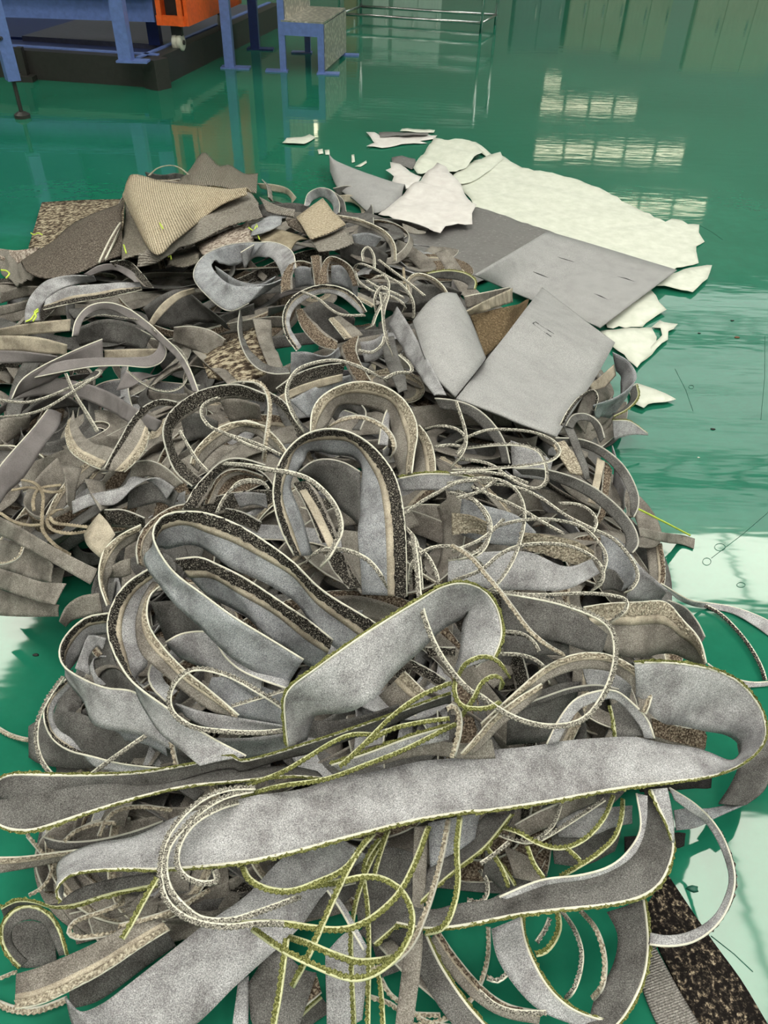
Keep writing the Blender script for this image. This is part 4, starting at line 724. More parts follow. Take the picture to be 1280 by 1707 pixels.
# --- middle loops (frame E)
T('b', 'dark tufted strip lying across behind the paired upright loops', .09, ['E', (230, 200, 265, 240), (330, 130, 345, 180), (440, 90, 450, 150), (565, 72, 560, 120)], face='c')
T('pb', 'blue-grey felt strip below the dark tufted strip behind the loops', .07, ['E', (300, 255, 380, 340), (420, 190, 440, 320), (520, 150, 520, 260), (600, 130, 600, 200)])
T('w', 'cream lane strip behind the paired upright loops', .085, ['E', (240, 240, 250, 270), (330, 190, 340, 225), (450, 150, 455, 190), (560, 125, 560, 160)])
C_('c', 'white stitched cord arching high behind the paired upright loops', .18, ['E', (372, 412), (325, 340), (292, 265), (287, 190), (330, 112), (410, 75), (520, 60), (620, 85), (700, 122), (775, 165)], .013)
T('gt', 'upright loop of grey strip with beige tufted rim, farther of the paired loops', .16, ['E', (400, 410, 440, 400), (408, 310, 500, 340), (450, 240, 540, 280), (540, 185, 600, 275), (650, 163, 690, 300), (760, 188, 780, 330), (850, 250, 795, 400), (905, 340, 800, 490), (918, 420, 812, 570), (905, 500, 818, 600), (890, 612, 822, 625)], face='c')
T('gt', 'outer wrap strip on the farther upright loop', .12, ['E', (925, 372, 900, 440), (972, 435, 900, 520), (1000, 520, 895, 590), (1006, 610, 895, 620)], face='c')
C_('cw', 'stitched cord ring resting inside the farther upright loop', .14, ['E', (480, 385), (560, 345), (640, 335), (720, 362), (782, 412), (808, 480), (785, 540)], .016)
T('rd', 'dark strip curled inside the farther upright loop', .09, ['E', (500, 330, 520, 360), (560, 255, 560, 300), (620, 260, 620, 310), (670, 310, 640, 350), (640, 400, 600, 400)])
T('r', 'thin pale strip standing inside the farther upright loop', .10, ['E', (730, 470, 775, 480), (745, 380, 780, 380), (770, 300, 790, 310), (790, 290, 792, 320)])
T('gb', 'upright hairpin loop with cream and dark-tufted right limb, nearer of the paired loops', .22, ['E', (322, 1010, 410, 1010, -.06), (265, 900, 375, 900, -.03), (230, 790, 325, 770), (219, 690, 310, 660), (240, 580, 365, 560), (290, 490, 385, 505), (370, 422, 430, 500), (470, 393, 490, 505), (580, 405, 600, 515), (680, 460, 642, 580), (762, 545, 640, 680), (812, 630, 638, 780), (842, 745, 636, 870), (856, 870, 638, 970), (863, 1010, 645, 1090, -.03), (866, 1210, 652, 1200, -.08)], face='c')
T('rd', 'dark felt strip arching inside the nearer hairpin loop', .15, ['E', (342, 602, 395, 645), (410, 550, 460, 690), (490, 540, 530, 770), (570, 560, 600, 820), (642, 602, 645, 880)])
T('b', 'dark tufted strip crossing inside the nearer hairpin loop', .13, ['E', (315, 660, 380, 640), (360, 730, 440, 705), (415, 850, 505, 850), (455, 950, 535, 930)], face='c')
T('w', 'cream strip crossing inside the nearer hairpin loop', .14, ['E', (345, 690, 375, 680), (400, 790, 440, 790), (450, 890, 495, 900), (490, 980, 540, 985)])
T('pw', 'warm grey strip low inside the nearer hairpin loop', .11, ['E', (545, 880, 635, 880), (560, 1000, 645, 1050), (590, 1110, 650, 1210)])
T('b', 'dark tufted strip slanting out below the nearer hairpin loop', .11, ['E', (470, 1000, 560, 990), (520, 1090, 610, 1070), (590, 1170, 660, 1160)], face='c')
C_('c', 'white stitched cord swinging across the front of the nearer hairpin loop', .27, ['E', (-20, 560), (100, 570), (200, 590), (300, 605), (380, 630), (450, 680), (510, 750), (545, 830), (545, 900), (520, 950), (490, 1010), (445, 1065)], .014)
C_('c', 'white stitched cord bowed over the foot of the nearer hairpin loop', .24, ['E', (380, 1035), (430, 990), (500, 975), (590, 985), (680, 1030), (740, 1100), (772, 1165)], .012)
C_('cw', 'grey stitched cord bent down left of the paired loops', .17, ['E', (172, 555), (185, 440), (202, 300), (190, 220), (150, 170), (70, 160), (0, 178)], .014)
T('gt', 'ring of beige-tufted strip beside the grey bent-down cord', .12, ['E', (-20, 395, 0, 440), (80, 352, 80, 405), (160, 375, 150, 425), (232, 432, 210, 475), (288, 505, 260, 525)], face='c')
T('b', 'thin dark tufted strip descending beside the bent-down cord', .11, ['E', (200, 215, 188, 240), (270, 260, 255, 292), (322, 330, 300, 355), (370, 415, 345, 430)], face='c')
# rings to the left of the loops (frame D)
T('b', 'wide open ring of dark tufted strip beside the crossed pair', .17, ['D', (1290, 168, 1290, 205), (1150, 120, 1150, 178), (1000, 140, 1030, 212), (900, 190, 930, 262), (820, 260, 855, 318), (790, 340, 828, 375), (805, 430, 850, 455), (850, 540, 915, 525), (935, 615, 990, 585)], face='c', k=.9)
T('gt', 'beige-tufted strip ring inside the wide open dark ring', .13, ['D', (1290, 322, 1290, 352), (1180, 298, 1200, 342), (1080, 320, 1130, 385), (1000, 380, 1050, 430), (940, 450, 990, 490), (922, 505, 960, 545)], face='c')
cords('c', .17, [['D', (1010, 320), (980, 275), (978, 230), (1010, 200), (1070, 180)], ['D', (985, 285), (1020, 325), (1080, 350), (1200, 410), (1290, 442)], ['D', (868, 338), (920, 430), (960, 490), (1012, 545)], ['D', (1050, 745), (1080, 680), (1130, 622), (1200, 590), (1290, 602)],
     ['E', (0, 705), (50, 652), (110, 640), (170, 652), (202, 695)], ['E', (0, 420), (130, 460), (262, 522)], ['D', (1170, 110), (1220, 105), (1260, 125), (1290, 150)]], LW_, GW_, .010)
T('b', 'doubled dark tufted strip bending over like a shoulder above the big grey loop', .17, ['D', (885, 730, 960, 722), (940, 630, 1012, 640), (1000, 560, 1052, 565), (1080, 490, 1120, 522), (1170, 478, 1200, 508), (1290, 512, 1290, 545)], face='c')
T('gw', 'inner fold of the shoulder-like dark tufted strip', .13, ['D', (990, 705, 1035, 700), (1030, 610, 1070, 620), (1080, 548, 1120, 570), (1170, 530, 1190, 555), (1280, 565, 1280, 590)], face='c')
T('b', 'flat dark tufted strip disappearing under the big grey loop', .09, ['D', (1090, 720, 1090, 780), (1180, 740, 1170, 800), (1270, 790, 1250, 840)], face='c')
T('p', 'grey felt strip showing behind the shoulder-like strip', .08, ['D', (1130, 650, 1160, 720), (1200, 640, 1230, 700), (1290, 650, 1300, 720)])
T('pw', 'warm strip glimpsed inside the wide open dark ring', .08, ['D', (1060, 190, 1110, 300), (1160, 190, 1200, 290), (1260, 220, 1270, 290)])
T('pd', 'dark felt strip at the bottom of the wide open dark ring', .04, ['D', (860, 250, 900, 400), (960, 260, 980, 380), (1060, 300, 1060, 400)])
# --- big grey loops in front (frame G/H)
T('gw', 'slim dark-lined loop behind the big grey loop', .15, ['G', (860, 0, 870, 40), (760, 6, 790, 52), (680, 45, 720, 85), (610, 110, 655, 150), (582, 190, 632, 210), (590, 260, 630, 280)], face='c')
T('gt', 'half ring of strip with tan rim beside the big grey loop', .14, ['G', (605, 88, 590, 150), (520, 130, 510, 205), (450, 190, 478, 290), (425, 260, 455, 330), (425, 340, 450, 380), (458, 438, 472, 420)], face='c')
T('pw', 'warm grey felt strip drooping like a lobe under the half ring', .10, ['G', (425, 380, 440, 465), (340, 395, 370, 480), (280, 440, 310, 495), (252, 505, 275, 525)])
T('pw', 'warm grey felt strip across the half ring', .11, ['G', (440, 290, 450, 315), (510, 245, 520, 315), (560, 230, 560, 300)])
T('gb', 'big grey felt loop with cream lane and dark tufts, highest at the front', .27, ['G', (1300, 668, 1230, 785, -.06), (1140, 570, 1060, 690, -.03), (1000, 485, 890, 575), (870, 390, 740, 420), (740, 290, 655, 310), (668, 185, 632, 215), (652, 115, 690, 185), (690, 55, 700, 190), (780, 33, 830, 168), (900, 45, 985, 265), (1050, 110, 1120, 340), (1240, 240, 1250, 405), 'H', (350, 215, 290, 330, -.05), (560, 345, 420, 475, -.1), (640, 400, 500, 540, -.13)], face='f')
T('gb', 'second grey loop with cream lane nested inside the big grey loop', .21, ['G', (748, 237, 900, 400), (850, 228, 960, 430), (930, 260, 1040, 490), (1050, 320, 1130, 560), (1230, 440, 1225, 610), 'H', (300, 350, 260, 510, -.05), (400, 430, 350, 560, -.08)], face='c')
T('g', 'grey strip with a tall rounded end sweeping down beside the big grey loop', .22, ['G', (640, 275, 700, 330), (540, 340, 625, 430), (480, 430, 598, 500), (458, 520, 600, 600), (480, 620, 625, 690), (540, 730, 575, 745), (600, 790, 590, 830), (700, 862, 650, 920), (880, 985, 770, 1050), (1055, 1078, 855, 1118)], face='c')
T('g', 'grey loop with dark tufted inside opening toward the bare floor', .16, ['G', (465, 466, 470, 560), (370, 485, 380, 570), (295, 545, 335, 640), (253, 620, 300, 700), (270, 690, 280, 745), (350, 745, 370, 855), (450, 785, 430, 950), (570, 802, 630, 1000), (690, 880, 760, 1070)], face='c')
T('p', 'short grey felt strip tucked inside the loop that opens toward the floor', .12, ['G', (455, 575, 440, 620), (378, 560, 415, 605), (352, 620, 378, 655), (318, 705, 385, 735)])
T('gt', 'curved strip with cream and dark lines between the nested grey loops', .19, ['G', (700, 338, 655, 325), (640, 390, 605, 420), (626, 470, 580, 520), (650, 550, 600, 630), (720, 640, 680, 712), (800, 720, 780, 802), (900, 800, 890, 875), (1022, 905, 990, 910)], face='c')
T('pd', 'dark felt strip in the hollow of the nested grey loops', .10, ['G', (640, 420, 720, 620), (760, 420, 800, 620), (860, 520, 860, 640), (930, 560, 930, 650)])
T('r', 'grey felt ring lying low below the nested grey loops', .15, ['G', (705, 592, 760, 650), (780, 553, 830, 690), (900, 548, 930, 720), (1000, 600, 1020, 780), (1120, 690, 1120, 840)])
T('r', 'dark grey strip with a white rim curving under the big grey loop', .17, ['G', (928, 595, 935, 570), (955, 645, 990, 600), (1020, 705, 1070, 660), (1110, 748, 1150, 710), (1232, 790, 1240, 760)])
T('r', 'round-ended strip peeking out beside the low felt ring', .13, ['G', (660, 665, 690, 690), (632, 715, 690, 730), (645, 780, 710, 770), (710, 845, 760, 800)])
C_('c', 'white ladder-stitched cord looped in front of the low felt ring', .25, ['G', (1215, 875), (1100, 800), (980, 735), (870, 705), (800, 715), (742, 770), (722, 840), (745, 900), (820, 950), (950, 970), (1100, 976), (1215, 966)], .012)
T('p', 'grey felt strip seen through the ladder-stitched cord loop', .17, ['G', (745, 850, 790, 900), (860, 885, 880, 955), (1000, 910, 1010, 970), (1215, 948, 1215, 975)])
C_('c', 'thin white cord crossing behind the ladder-stitched loop', .19, ['G', (1215, 795), (1120, 825), (1050, 845), (985, 865)], .009)
T('pb', 'wide blue-grey felt strip underneath the ladder-stitched loop', .10, ['G', (900, 740, 850, 860), (1010, 740, 990, 900), (1120, 780, 1120, 930), (1230, 820, 1230, 960)])
T('p', 'grey felt strip spread low beneath the sweeping rounded strip', .09, ['G', (790, 1000, 860, 1120), (920, 1000, 1000, 1090), (1060, 1000, 1100, 1080), (1230, 980, 1230, 1050)])
C_('c', 'white stitched cord hanging in a long loop next to the bare floor', .15, ['G', (272, 735), (205, 830), (165, 920), (155, 1010), (180, 1100), (240, 1170), (300, 1185), (370, 1165), (460, 1100), (560, 1030), (680, 950)], .012)
T('g', 'strip ring with dark tufts inside the long hanging cord loop', .10, ['G', (285, 745, 305, 775), (212, 815, 250, 840), (186, 895, 226, 905), (212, 985, 250, 965), (285, 1048, 310, 1005), (400, 1080, 390, 1115), (520, 1110, 500, 1140), (700, 1130, 700, 1160)], face='c')
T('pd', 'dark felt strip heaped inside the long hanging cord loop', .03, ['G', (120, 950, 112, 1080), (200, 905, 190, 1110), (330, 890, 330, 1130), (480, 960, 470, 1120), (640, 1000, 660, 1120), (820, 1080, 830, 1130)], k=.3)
T('pb', 'blue-grey felt strip folded across the long hanging cord loop', .06, ['G', (390, 910, 440, 970), (480, 905, 520, 1000), (600, 900, 620, 1020), (700, 960, 720, 1080)])
C_('cw', 'short cord stub dangling below the sweeping rounded strip', .16, ['G', (730, 1012), (740, 1060), (756, 1128)], .012)
C_('cw', 'tan-green cord running out flat over the bare floor', .004, ['G', (-20, 950), (40, 985), (110, 1005), (160, 1008)], .014)
# --- right side (frame E/F/C)
T('rd', 'dark felt hoop arching in front of the light panel', .15, ['F', (-90, 10, -70, 50), (0, 20, 0, 62), (80, 50, 70, 95), (150, 110, 130, 155), (200, 190, 172, 215), (222, 280, 195, 280)], k=.9)
T('n', 'strip end with green rim lying across beside the nearer hairpin loop', .14, ['E', (825, 630, 840, 695), (950, 608, 950, 690), (1100, 612, 1090, 690), (1200, 632, 1190, 700)])
T('rd', 'large dark hoop reaching out over the bare floor, upper of two', .10, ['F', (405, 172, 410, 205), (520, 180, 500, 208), (620, 225, 590, 245), (700, 302, 662, 315), (746, 400, 705, 395), (746, 460, 715, 450), (728, 498, 715, 490)], k=.9)
T('rd', 'large dark hoop reaching out over the bare floor, lower of two', .15, ['F', (238, 298, 265, 322), (350, 300, 360, 335), (470, 330, 470, 375), (580, 385, 570, 435), (680, 470, 655, 515), (737, 550, 695, 580), (747, 612, 692, 630), (722, 645, 690, 648)], k=.9)
cords('c', .20, [['F', (0, 190), (60, 163), (130, 140), (220, 138), (320, 150), (400, 185), (427, 225), (400, 260), (330, 280), (220, 292), (100, 300), (-20, 300)], ['F', (0, 262), (70, 265), (150, 285), (240, 350), (330, 380), (372, 340), (350, 240), (280, 205), (180, 200), (40, 215)],
     ['F', (-40, 360), (80, 338), (180, 345), (240, 380), (275, 440), (280, 520), (255, 620), (220, 700), (170, 770), (130, 800)], ['F', (-30, 395), (60, 420), (110, 470), (137, 530), (130, 600), (90, 650), (0, 672)], ['F', (-20, 760), (100, 715), (180, 650), (260, 615), (380, 605), (480, 620), (560, 660), (602, 712), (598, 765), (550, 805)],
     ['F', (150, 540), (240, 515), (330, 505), (430, 512), (520, 540), (585, 600), (617, 660), (600, 730), (570, 790)], ['F', (100, 355), (250, 375), (350, 420), (450, 490), (560, 545), (650, 590), (720, 670), (747, 740), (722, 790), (690, 810)],
     ['F', (420, 440), (500, 445), (555, 475), (577, 520), (560, 560)], ['F', (120, 800), (280, 815), (400, 815), (560, 810), (690, 830), (703, 860), (685, 890), (630, 930)], ['F', (60, 370), (150, 410), (260, 460), (360, 520), (450, 570)], ['F', (190, 965), (270, 975), (320, 1010), (342, 1050)],
     ['F', (-20, 640), (80, 600), (140, 560), (200, 500)], ['F', (0, 20), (35, 130), (40, 190), (0, 240)], ['F', (-30, 320), (110, 312), (220, 330), (300, 360)], ['F', (0, 420), (100, 390), (170, 340)], ['F', (170, 1058), (260, 1062), (330, 1085), (390, 1140)],
     ['E', (960, 390), (1040, 378), (1120, 400), (1155, 450), (1130, 520), (1080, 580)], ['E', (1000, 480), (1080, 470), (1140, 480)], ['E', (850, 810), (930, 750), (1020, 700), (1120, 650), (1280, 640)], ['E', (860, 870), (910, 930), (930, 1040), (940, 1180)], ['E', (870, 940), (960, 1000), (1010, 1090), (1020, 1150)],
     ['E', (880, 1150), (890, 1050), (960, 980), (1060, 960), (1160, 990), (1240, 1060)], ['E', (1110, 690), (1200, 740), (1260, 810), (1275, 880), (1240, 960), (1160, 1010), (1060, 1030)]], [
     'white stitched cord in a wide flat oval lying over the light panel corner', 'white stitched cord in a kinked oval just below the light panel corner', 'white stitched cord falling in a tall curve over the flat felt', 'white stitched cord rounding a bend beside the beige tufted strip', 'white stitched cord edging the flat felt in an oval', 'white stitched cord bowing over the tan tufted strip', 'long white stitched cord running to the rounded-over felt at the heap edge', 'short white stitched cord hooked under the lower dark hoop', 'white stitched cord lying straight above the wrinkled dark felt', 'white stitched cord slanting straight under the long bowed cord', 'short white cord arched over the wrinkled dark felt', 'short white cord crossing beside the beige tufted strip', 'white cord curl crossing the dark felt hoop', 'white cord lying along under the wide flat oval', 'short white cord crossing the upper end of the tall curved cord', 'short white cord behind the tan-pile arch', 'white cord hook right below the dark felt hoop', 'short white cord inside the hook below the dark felt hoop', 'white stitched cord leading away from the green-rimmed strip end', 'white stitched cord bending down beside the hairpin loop foot', 'white cord curving down between hairpin foot and twisted loop', 'white cord arched between hairpin foot and twisted green loop', 'white cord hoop beside the green-rimmed strip end'], None, .010)
T('p', 'grey felt strip spread flat beneath the right-hand cords', .10, ['F', (-40, 760, -40, 670), (150, 792, 130, 640), (300, 797, 300, 640), (450, 795, 450, 700), (595, 725, 560, 670)], k=.2)
T('pb', 'blue-grey felt strip under the looped cords beside the hairpin loop', .07, ['F', (20, 420, 0, 560), (120, 450, 110, 600), (250, 490, 250, 620), (330, 560, 330, 640)], k=.2)
T('t', 'tan tufted strip crossing under the right-hand cords', .12, ['F', (255, 560, 270, 620), (380, 572, 370, 650), (500, 600, 490, 690), (570, 640, 560, 690)], face='c')
T('t', 'beige tufted carpet strip under the looped cords', .08, ['F', (-20, 480, -20, 570), (60, 490, 60, 560), (130, 520, 130, 570)], face='c')
T('pb', 'light blue-grey felt strip rounded over at the edge of the heap', .10, ['F', (590, 560, 600, 690), (670, 590, 640, 740), (735, 680, 660, 790), (740, 760, 680, 800)])
T('p', 'grey felt strip curling under next to the rounded-over strip', .07, ['F', (715, 660, 700, 840), (790, 730, 760, 845), (870, 800, 840, 852)])
T('pd', 'dark strip drawn as the shaded mouth of a curled felt strip at the edge of the heap', .08, ['F', (600, 710, 600, 800), (650, 715, 640, 790), (690, 770, 680, 800)])  # dark felt laid in as the shade inside the curl
T('gt', 'thick carpet strip, tan pile above grey felt, bulging at the heap edge', .13, ['F', (520, 868, 600, 1040), (620, 853, 650, 1065), (750, 847, 740, 1072), (860, 847, 830, 1060), (930, 920, 900, 1060), (1000, 1000, 970, 1100), (1028, 1100, 1010, 1110)], face='c')
T('rd', 'dark felt strip behind the bulging tan-pile strip', .08, ['F', (868, 838, 890, 880), (940, 868, 920, 905), (992, 930, 960, 955), (1022, 990, 990, 1040)])
T('pd', 'wrinkled dark grey felt strip beside the bulging tan-pile strip', .12, ['F', (180, 815, 190, 965), (300, 828, 320, 990), (420, 858, 430, 1010), (530, 908, 540, 1050), (625, 980, 600, 1065)], k=.2)
T('r', 'slim strip leaving the heap and bending away over the bare floor', .01, ['F', (838, 768, 855, 790), (960, 838, 955, 858), (1040, 850, 1045, 872), (1130, 865, 1130, 892), (1210, 890, 1200, 930), (1280, 922, 1270, 975), (1340, 960, 1330, 1020)])
C_('cd', 'dark stitched cord curving back from the slim strip on the floor', .012, ['I', (990, 285), (1070, 330), (1150, 410), (1210, 490), (1252, 570), (1268, 625)], .014)
T('r', 'slim strip with white tufts lying low toward the bare floor', .012, ['I', (1010, 548, 1030, 570), (1070, 590, 1090, 622), (1150, 622, 1160, 655), (1220, 634, 1220, 655), (1300, 628, 1300, 648)])
T('pw', 'flattened strip stub lying alone on the bare floor', .004, ['F', (745, 538, 748, 575), (850, 560, 850, 600), (930, 572, 935, 612), (982, 588, 978, 628)], k=.1)
T('pb', 'blue-grey felt ring bulging beside the light panel', .10, ['C', (640, 706, 655, 780), (700, 738, 680, 810), (738, 790, 672, 850), (730, 832, 650, 965), (660, 890, 610, 975), (560, 925, 565, 970)], k=.9)
T('nd', 'green-rimmed strip under the blue-grey felt ring', .04, ['C', (742, 838, 715, 850), (748, 890, 715, 900), (705, 940, 690, 935), (645, 972, 640, 960)])
T('n', 'strip end with green and cream edge lying on the bare floor', .01, ['C', (640, 985, 650, 1068), (690, 985, 690, 1052), (720, 992, 730, 1045), (788, 1040, 790, 1048)], k=.1)
T('w', 'cream strip end sandwiched beneath the light panel corner', .06, ['C', (540, 845, 560, 865), (600, 800, 610, 850), (650, 755, 655, 800)])
T('rd', 'dark strip hooped below the light panel', .11, ['C', (450, 1010, 480, 1020), (480, 965, 500, 990), (540, 962, 545, 990), (590, 1000, 570, 1020), (610, 1060, 590, 1080)])
C_('cd', 'dark cord looped along the light panel edge', .13, ['C', (415, 1040), (455, 960), (500, 900), (560, 862), (580, 890), (565, 950)], .011)
T('pd', 'dark plank-like felt strip slanting below the light panel', .10, ['F', (430, 100, 470, 110), (470, 190, 505, 190), (510, 290, 540, 290), (530, 345, 545, 345)])
T('t', 'tan strip slanting beside the plank-like strip', .09, ['F', (395, 200, 440, 180), (430, 260, 490, 250), (470, 320, 520, 330)], face='c')
T('w', 'pale strip slanting inside the large dark hoops', .07, ['F', (580, 250, 610, 265), (565, 340, 595, 345), (540, 440, 570, 450)])
T('bw', 'brown tufted strip hanging inside the large dark hoops', .06, ['F', (610, 270, 640, 300), (600, 370, 630, 390), (590, 470, 615, 480), (565, 520, 590, 530)], face='c')
T('p', 'grey felt strip wall inside the large dark hoops', .03, ['F', (640, 200, 650, 330), (670, 290, 650, 420), (700, 380, 680, 470)])
T('p', 'grey felt strip under the looped cords below the light panel', .11, ['F', (220, 180, 230, 330), (320, 220, 320, 340), (400, 270, 380, 350)], k=.2)
C_('c', 'large white stitched cord hoop hanging right across the heap', .29, ['H', (738, -20), (755, 110), (768, 250), (800, 370), (850, 480), (920, 580), (990, 650), 'I', (0, 690), (80, 750), (180, 800), (290, 826), (400, 820), (480, 782), (540, 705), (580, 620), (602, 520), (595, 425), (560, 370), (480, 325), (350, 280), (200, 248), (90, 235)], .013)
C_('cw', 'grey cord slanting down inside the large white cord hoop', .27, ['F', (-20, 610), (60, 660), (120, 730), (180, 800), (240, 880), (300, 960), (370, 1020), (450, 1065)], .012)
# --- green-edged felt in front (frame H/I)
T('n', 'broad grey felt strip with green rim twisted into a loop with a hanging tail', .31, ['H', (200, 885, 300, 865, -.05), (188, 780, 312, 775, -.03), (195, 650, 322, 740), (330, 540, 440, 735), (500, 420, 550, 690), (640, 330, 655, 590), (770, 250, 770, 470), (860, 198, 860, 385), (950, 180, 940, 330), (1040, 210, 980, 300), (1100, 290, 955, 370), (1122, 390, 935, 450), (1110, 450, 920, 515), (1085, 505, 905, 575)])
cords('cg', .31, [['H', (920, 600), (960, 530), (1030, 498), (1090, 510), (1130, 552), (1148, 588)], ['H', (925, 590), (915, 640), (930, 690), (970, 716), (1060, 716), (1108, 690)], ['H', (945, 750), (1000, 670), (1030, 612), (1080, 580), (1118, 595), (1110, 640)]], LG_, GG_, .011)
C_('cw', 'pale felt cord bent over in front of the green cord rings', .30, ['H', (880, 722), (912, 708), (935, 742), (935, 820), (905, 935)], .014)
T('b', 'dark tufted strip under the twisted green-rimmed loop', .18, ['H', (720, 510, 740, 560), (800, 550, 800, 600), (880, 600, 860, 640)], face='c')
T('b', 'rows of dark tufts on a strip passing behind the twisted loop', .17, ['H', (790, 460, 800, 500), (850, 460, 860, 500), (920, 460, 920, 500)], face='c')
T('gt', 'strip of tan-lined felt under the twisted green-rimmed loop', .19, ['H', (700, 560, 590, 660), (760, 620, 650, 720), (800, 660, 690, 730)], face='c')
T('gt', 'tan-pile strip arching under the large white cord hoop', .22, ['I', (0, 820, 0, 880), (100, 730, 130, 775), (200, 640, 260, 650), (300, 560, 345, 600), (420, 510, 450, 575), (540, 505, 550, 580), (640, 540, 620, 605), (720, 600, 680, 660), (764, 690, 705, 730), (735, 778, 690, 750)], face='c')
T('r', 'grey felt strip arching below the tan-pile arch', .20, ['I', (295, 912, 345, 908), (350, 800, 400, 805), (420, 712, 455, 745), (510, 675, 530, 715), (600, 670, 595, 705), (680, 728, 655, 755), (745, 800, 715, 835), (776, 885, 730, 880)])
T('nd', 'dark strip with green pile showing inside the grey felt arch', .14, ['I', (575, 735, 640, 705), (590, 800, 680, 765), (600, 885, 725, 875)])
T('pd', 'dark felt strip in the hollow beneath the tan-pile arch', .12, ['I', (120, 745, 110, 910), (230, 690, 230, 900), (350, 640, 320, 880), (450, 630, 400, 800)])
T('rd', 'thin dark-edged strip following the grey felt arch', .17, ['I', (160, 745, 175, 765), (280, 700, 285, 720), (400, 660, 405, 680), (520, 645, 520, 670), (620, 665, 610, 690)])
T('p', 'grey felt strip beside the tan-pile arch', .14, ['I', (450, 560, 480, 680), (560, 580, 570, 690), (680, 640, 660, 720)])
T('pd', 'dark felt strip glimpsed behind the wrinkled felt', .08, ['I', (90, 420, 100, 500), (200, 430, 210, 520), (300, 430, 320, 510), (400, 450, 400, 520)])
T('bw', 'brown carpet strip lying flat by the wide loop end', .05, ['I', (755, 790, 770, 890), (880, 830, 880, 920), (1005, 850, 1000, 945)], face='c')
T('gt', 'tan strip running down into the heap from the tan-pile arch', .24, ['H', (1290, 612, 1290, 655), (1180, 680, 1205, 725), (1080, 760, 1115, 795), (1000, 850, 1035, 880), (940, 915, 985, 918)], face='c')
T('nk', 'long hairpin strip of dark felt with bright green rim crossing the whole front', .23, ['H', (905, 650, 910, 690), (750, 705, 755, 745), (600, 760, 605, 800), (300, 862, 305, 905), (0, 945, 0, 990), 'J', (1000, 150, 1000, 200), (800, 190, 800, 245), (600, 222, 620, 300), (400, 233, 400, 330), (200, 232, 160, 390), (60, 230, 20, 340), (0, 248, -30, 340), (-60, 310, -20, 350), (-50, 400, -20, 345), (0, 455, 0, 340), (80, 475, 70, 335), (150, 470, 150, 320), (250, 440, 250, 300), (400, 390, 390, 280), (600, 330, 585, 260), (800, 285, 785, 225), (1000, 265, 980, 215), (1240, 243, 1225, 203), 'H', (360, 1020, 340, 985, -.03)], k=.7)
cords('cg', .27, [['H', (20, 1050), (180, 990), (300, 920), (400, 860), (480, 830), (600, 832)], ['H', (420, 970), (520, 880), (640, 760), (760, 670), (910, 605)], ['H', (0, 1095), (170, 1050), (360, 1022), (560, 950), (700, 895), (850, 820), (930, 780)], ['H', (440, 960), (520, 880), (640, 810), (760, 780), (900, 760)]], LG_, GG_, .011)
T('n', 'narrow green-rimmed strip slanting among the green cords', .24, ['H', (380, 960, 420, 990), (560, 900, 580, 945), (720, 840, 730, 890), (900, 790, 900, 850)])
T('pd', 'dark felt strip beneath the slanting green cords', .18, ['H', (300, 770, 330, 860), (420, 770, 450, 830), (560, 740, 580, 800), (680, 700, 700, 740)])
T('pw', 'brownish felt strip beneath the slanting green cords', .19, ['H', (380, 950, 420, 1010), (560, 880, 600, 960), (760, 850, 780, 920), (950, 870, 960, 930), (1080, 850, 1100, 930)])
T('n', 'widest grey felt strip with green rim looping right across the front of the heap', .26, ['J', (262, 778, 255, 700), (238, 735, 240, 640), (275, 680, 262, 598), (350, 652, 335, 568), (500, 640, 520, 515), (700, 640, 720, 422), (1000, 615, 1000, 347), (1240, 568, 1240, 305), 'K', (450, 505, 450, 240), (750, 430, 750, 188), (1000, 390, 1000, 150), 'I', (0, 1210, 0, 942), (300, 1165, 300, 905), (600, 1110, 600, 880), (850, 1078, 850, 898), (1020, 1055, 1020, 950), (1130, 1018, 1120, 985), (1225, 955, 1170, 960), (1272, 880, 1160, 930), (1268, 800, 1130, 895), (1235, 725, 1060, 865), (1170, 645, 950, 840), (1080, 590, 860, 820), (950, 555, 790, 800), (800, 540, 745, 760), (680, 545, 690, 700)], k=.8)
# --- bottom (frames J, K, L)
T('nd', 'folded-back end of the green-rimmed felt lying under the widest strip', .18, ['J', (0, 805, 10, 840), (70, 770, 75, 790), (150, 775, 160, 790), (230, 802, 240, 790), (330, 790, 320, 730), (450, 752, 430, 690), (560, 727, 560, 665), (700, 702, 670, 650)])
T('nd', 'green-rimmed felt rolled into a ring at the heap edge', .12, ['J', (288, 1005, 255, 1010), (256, 900, 220, 930), (212, 830, 190, 870), (140, 793, 140, 850), (70, 805, 90, 860), (15, 860, 55, 890), (2, 925, 50, 940), (30, 1000, 80, 990), (85, 1060, 120, 1030)], k=.9)
T('pd', 'dark felt strip seen inside the green-rimmed ring', .04, ['J', (25, 890, 50, 1045), (130, 855, 140, 1060), (245, 900, 240, 1030)], k=.2)
T('gt', 'layered strip with light felt, dark and cream lanes slanting out of the heap', .14, ['J', (62, 1232, 62, 1085), (170, 1212, 160, 1058), (300, 1152, 300, 1000), (450, 1072, 430, 940), (600, 970, 540, 880), (730, 890, 660, 820)], face='c', k=.2)
T('p', 'very wide pale felt strip slanting across the floor end of the heap', .12, ['J', (275, 1180, 320, 1320, .02), (340, 1245, 500, 1420, .03), (430, 1215, 680, 1400), (520, 1150, 840, 1298), (700, 1010, 1000, 1140), (870, 875, 1140, 1015), (1050, 750, 1285, 880), 'K', (180, 590, 370, 730), (380, 470, 560, 570)], k=.1)
T('pd', 'dark felt strip behind the very wide pale strip', .08, ['J', (290, 1130, 290, 1235), (400, 1090, 420, 1200), (560, 1000, 600, 1070), (720, 900, 760, 960)], k=.3)
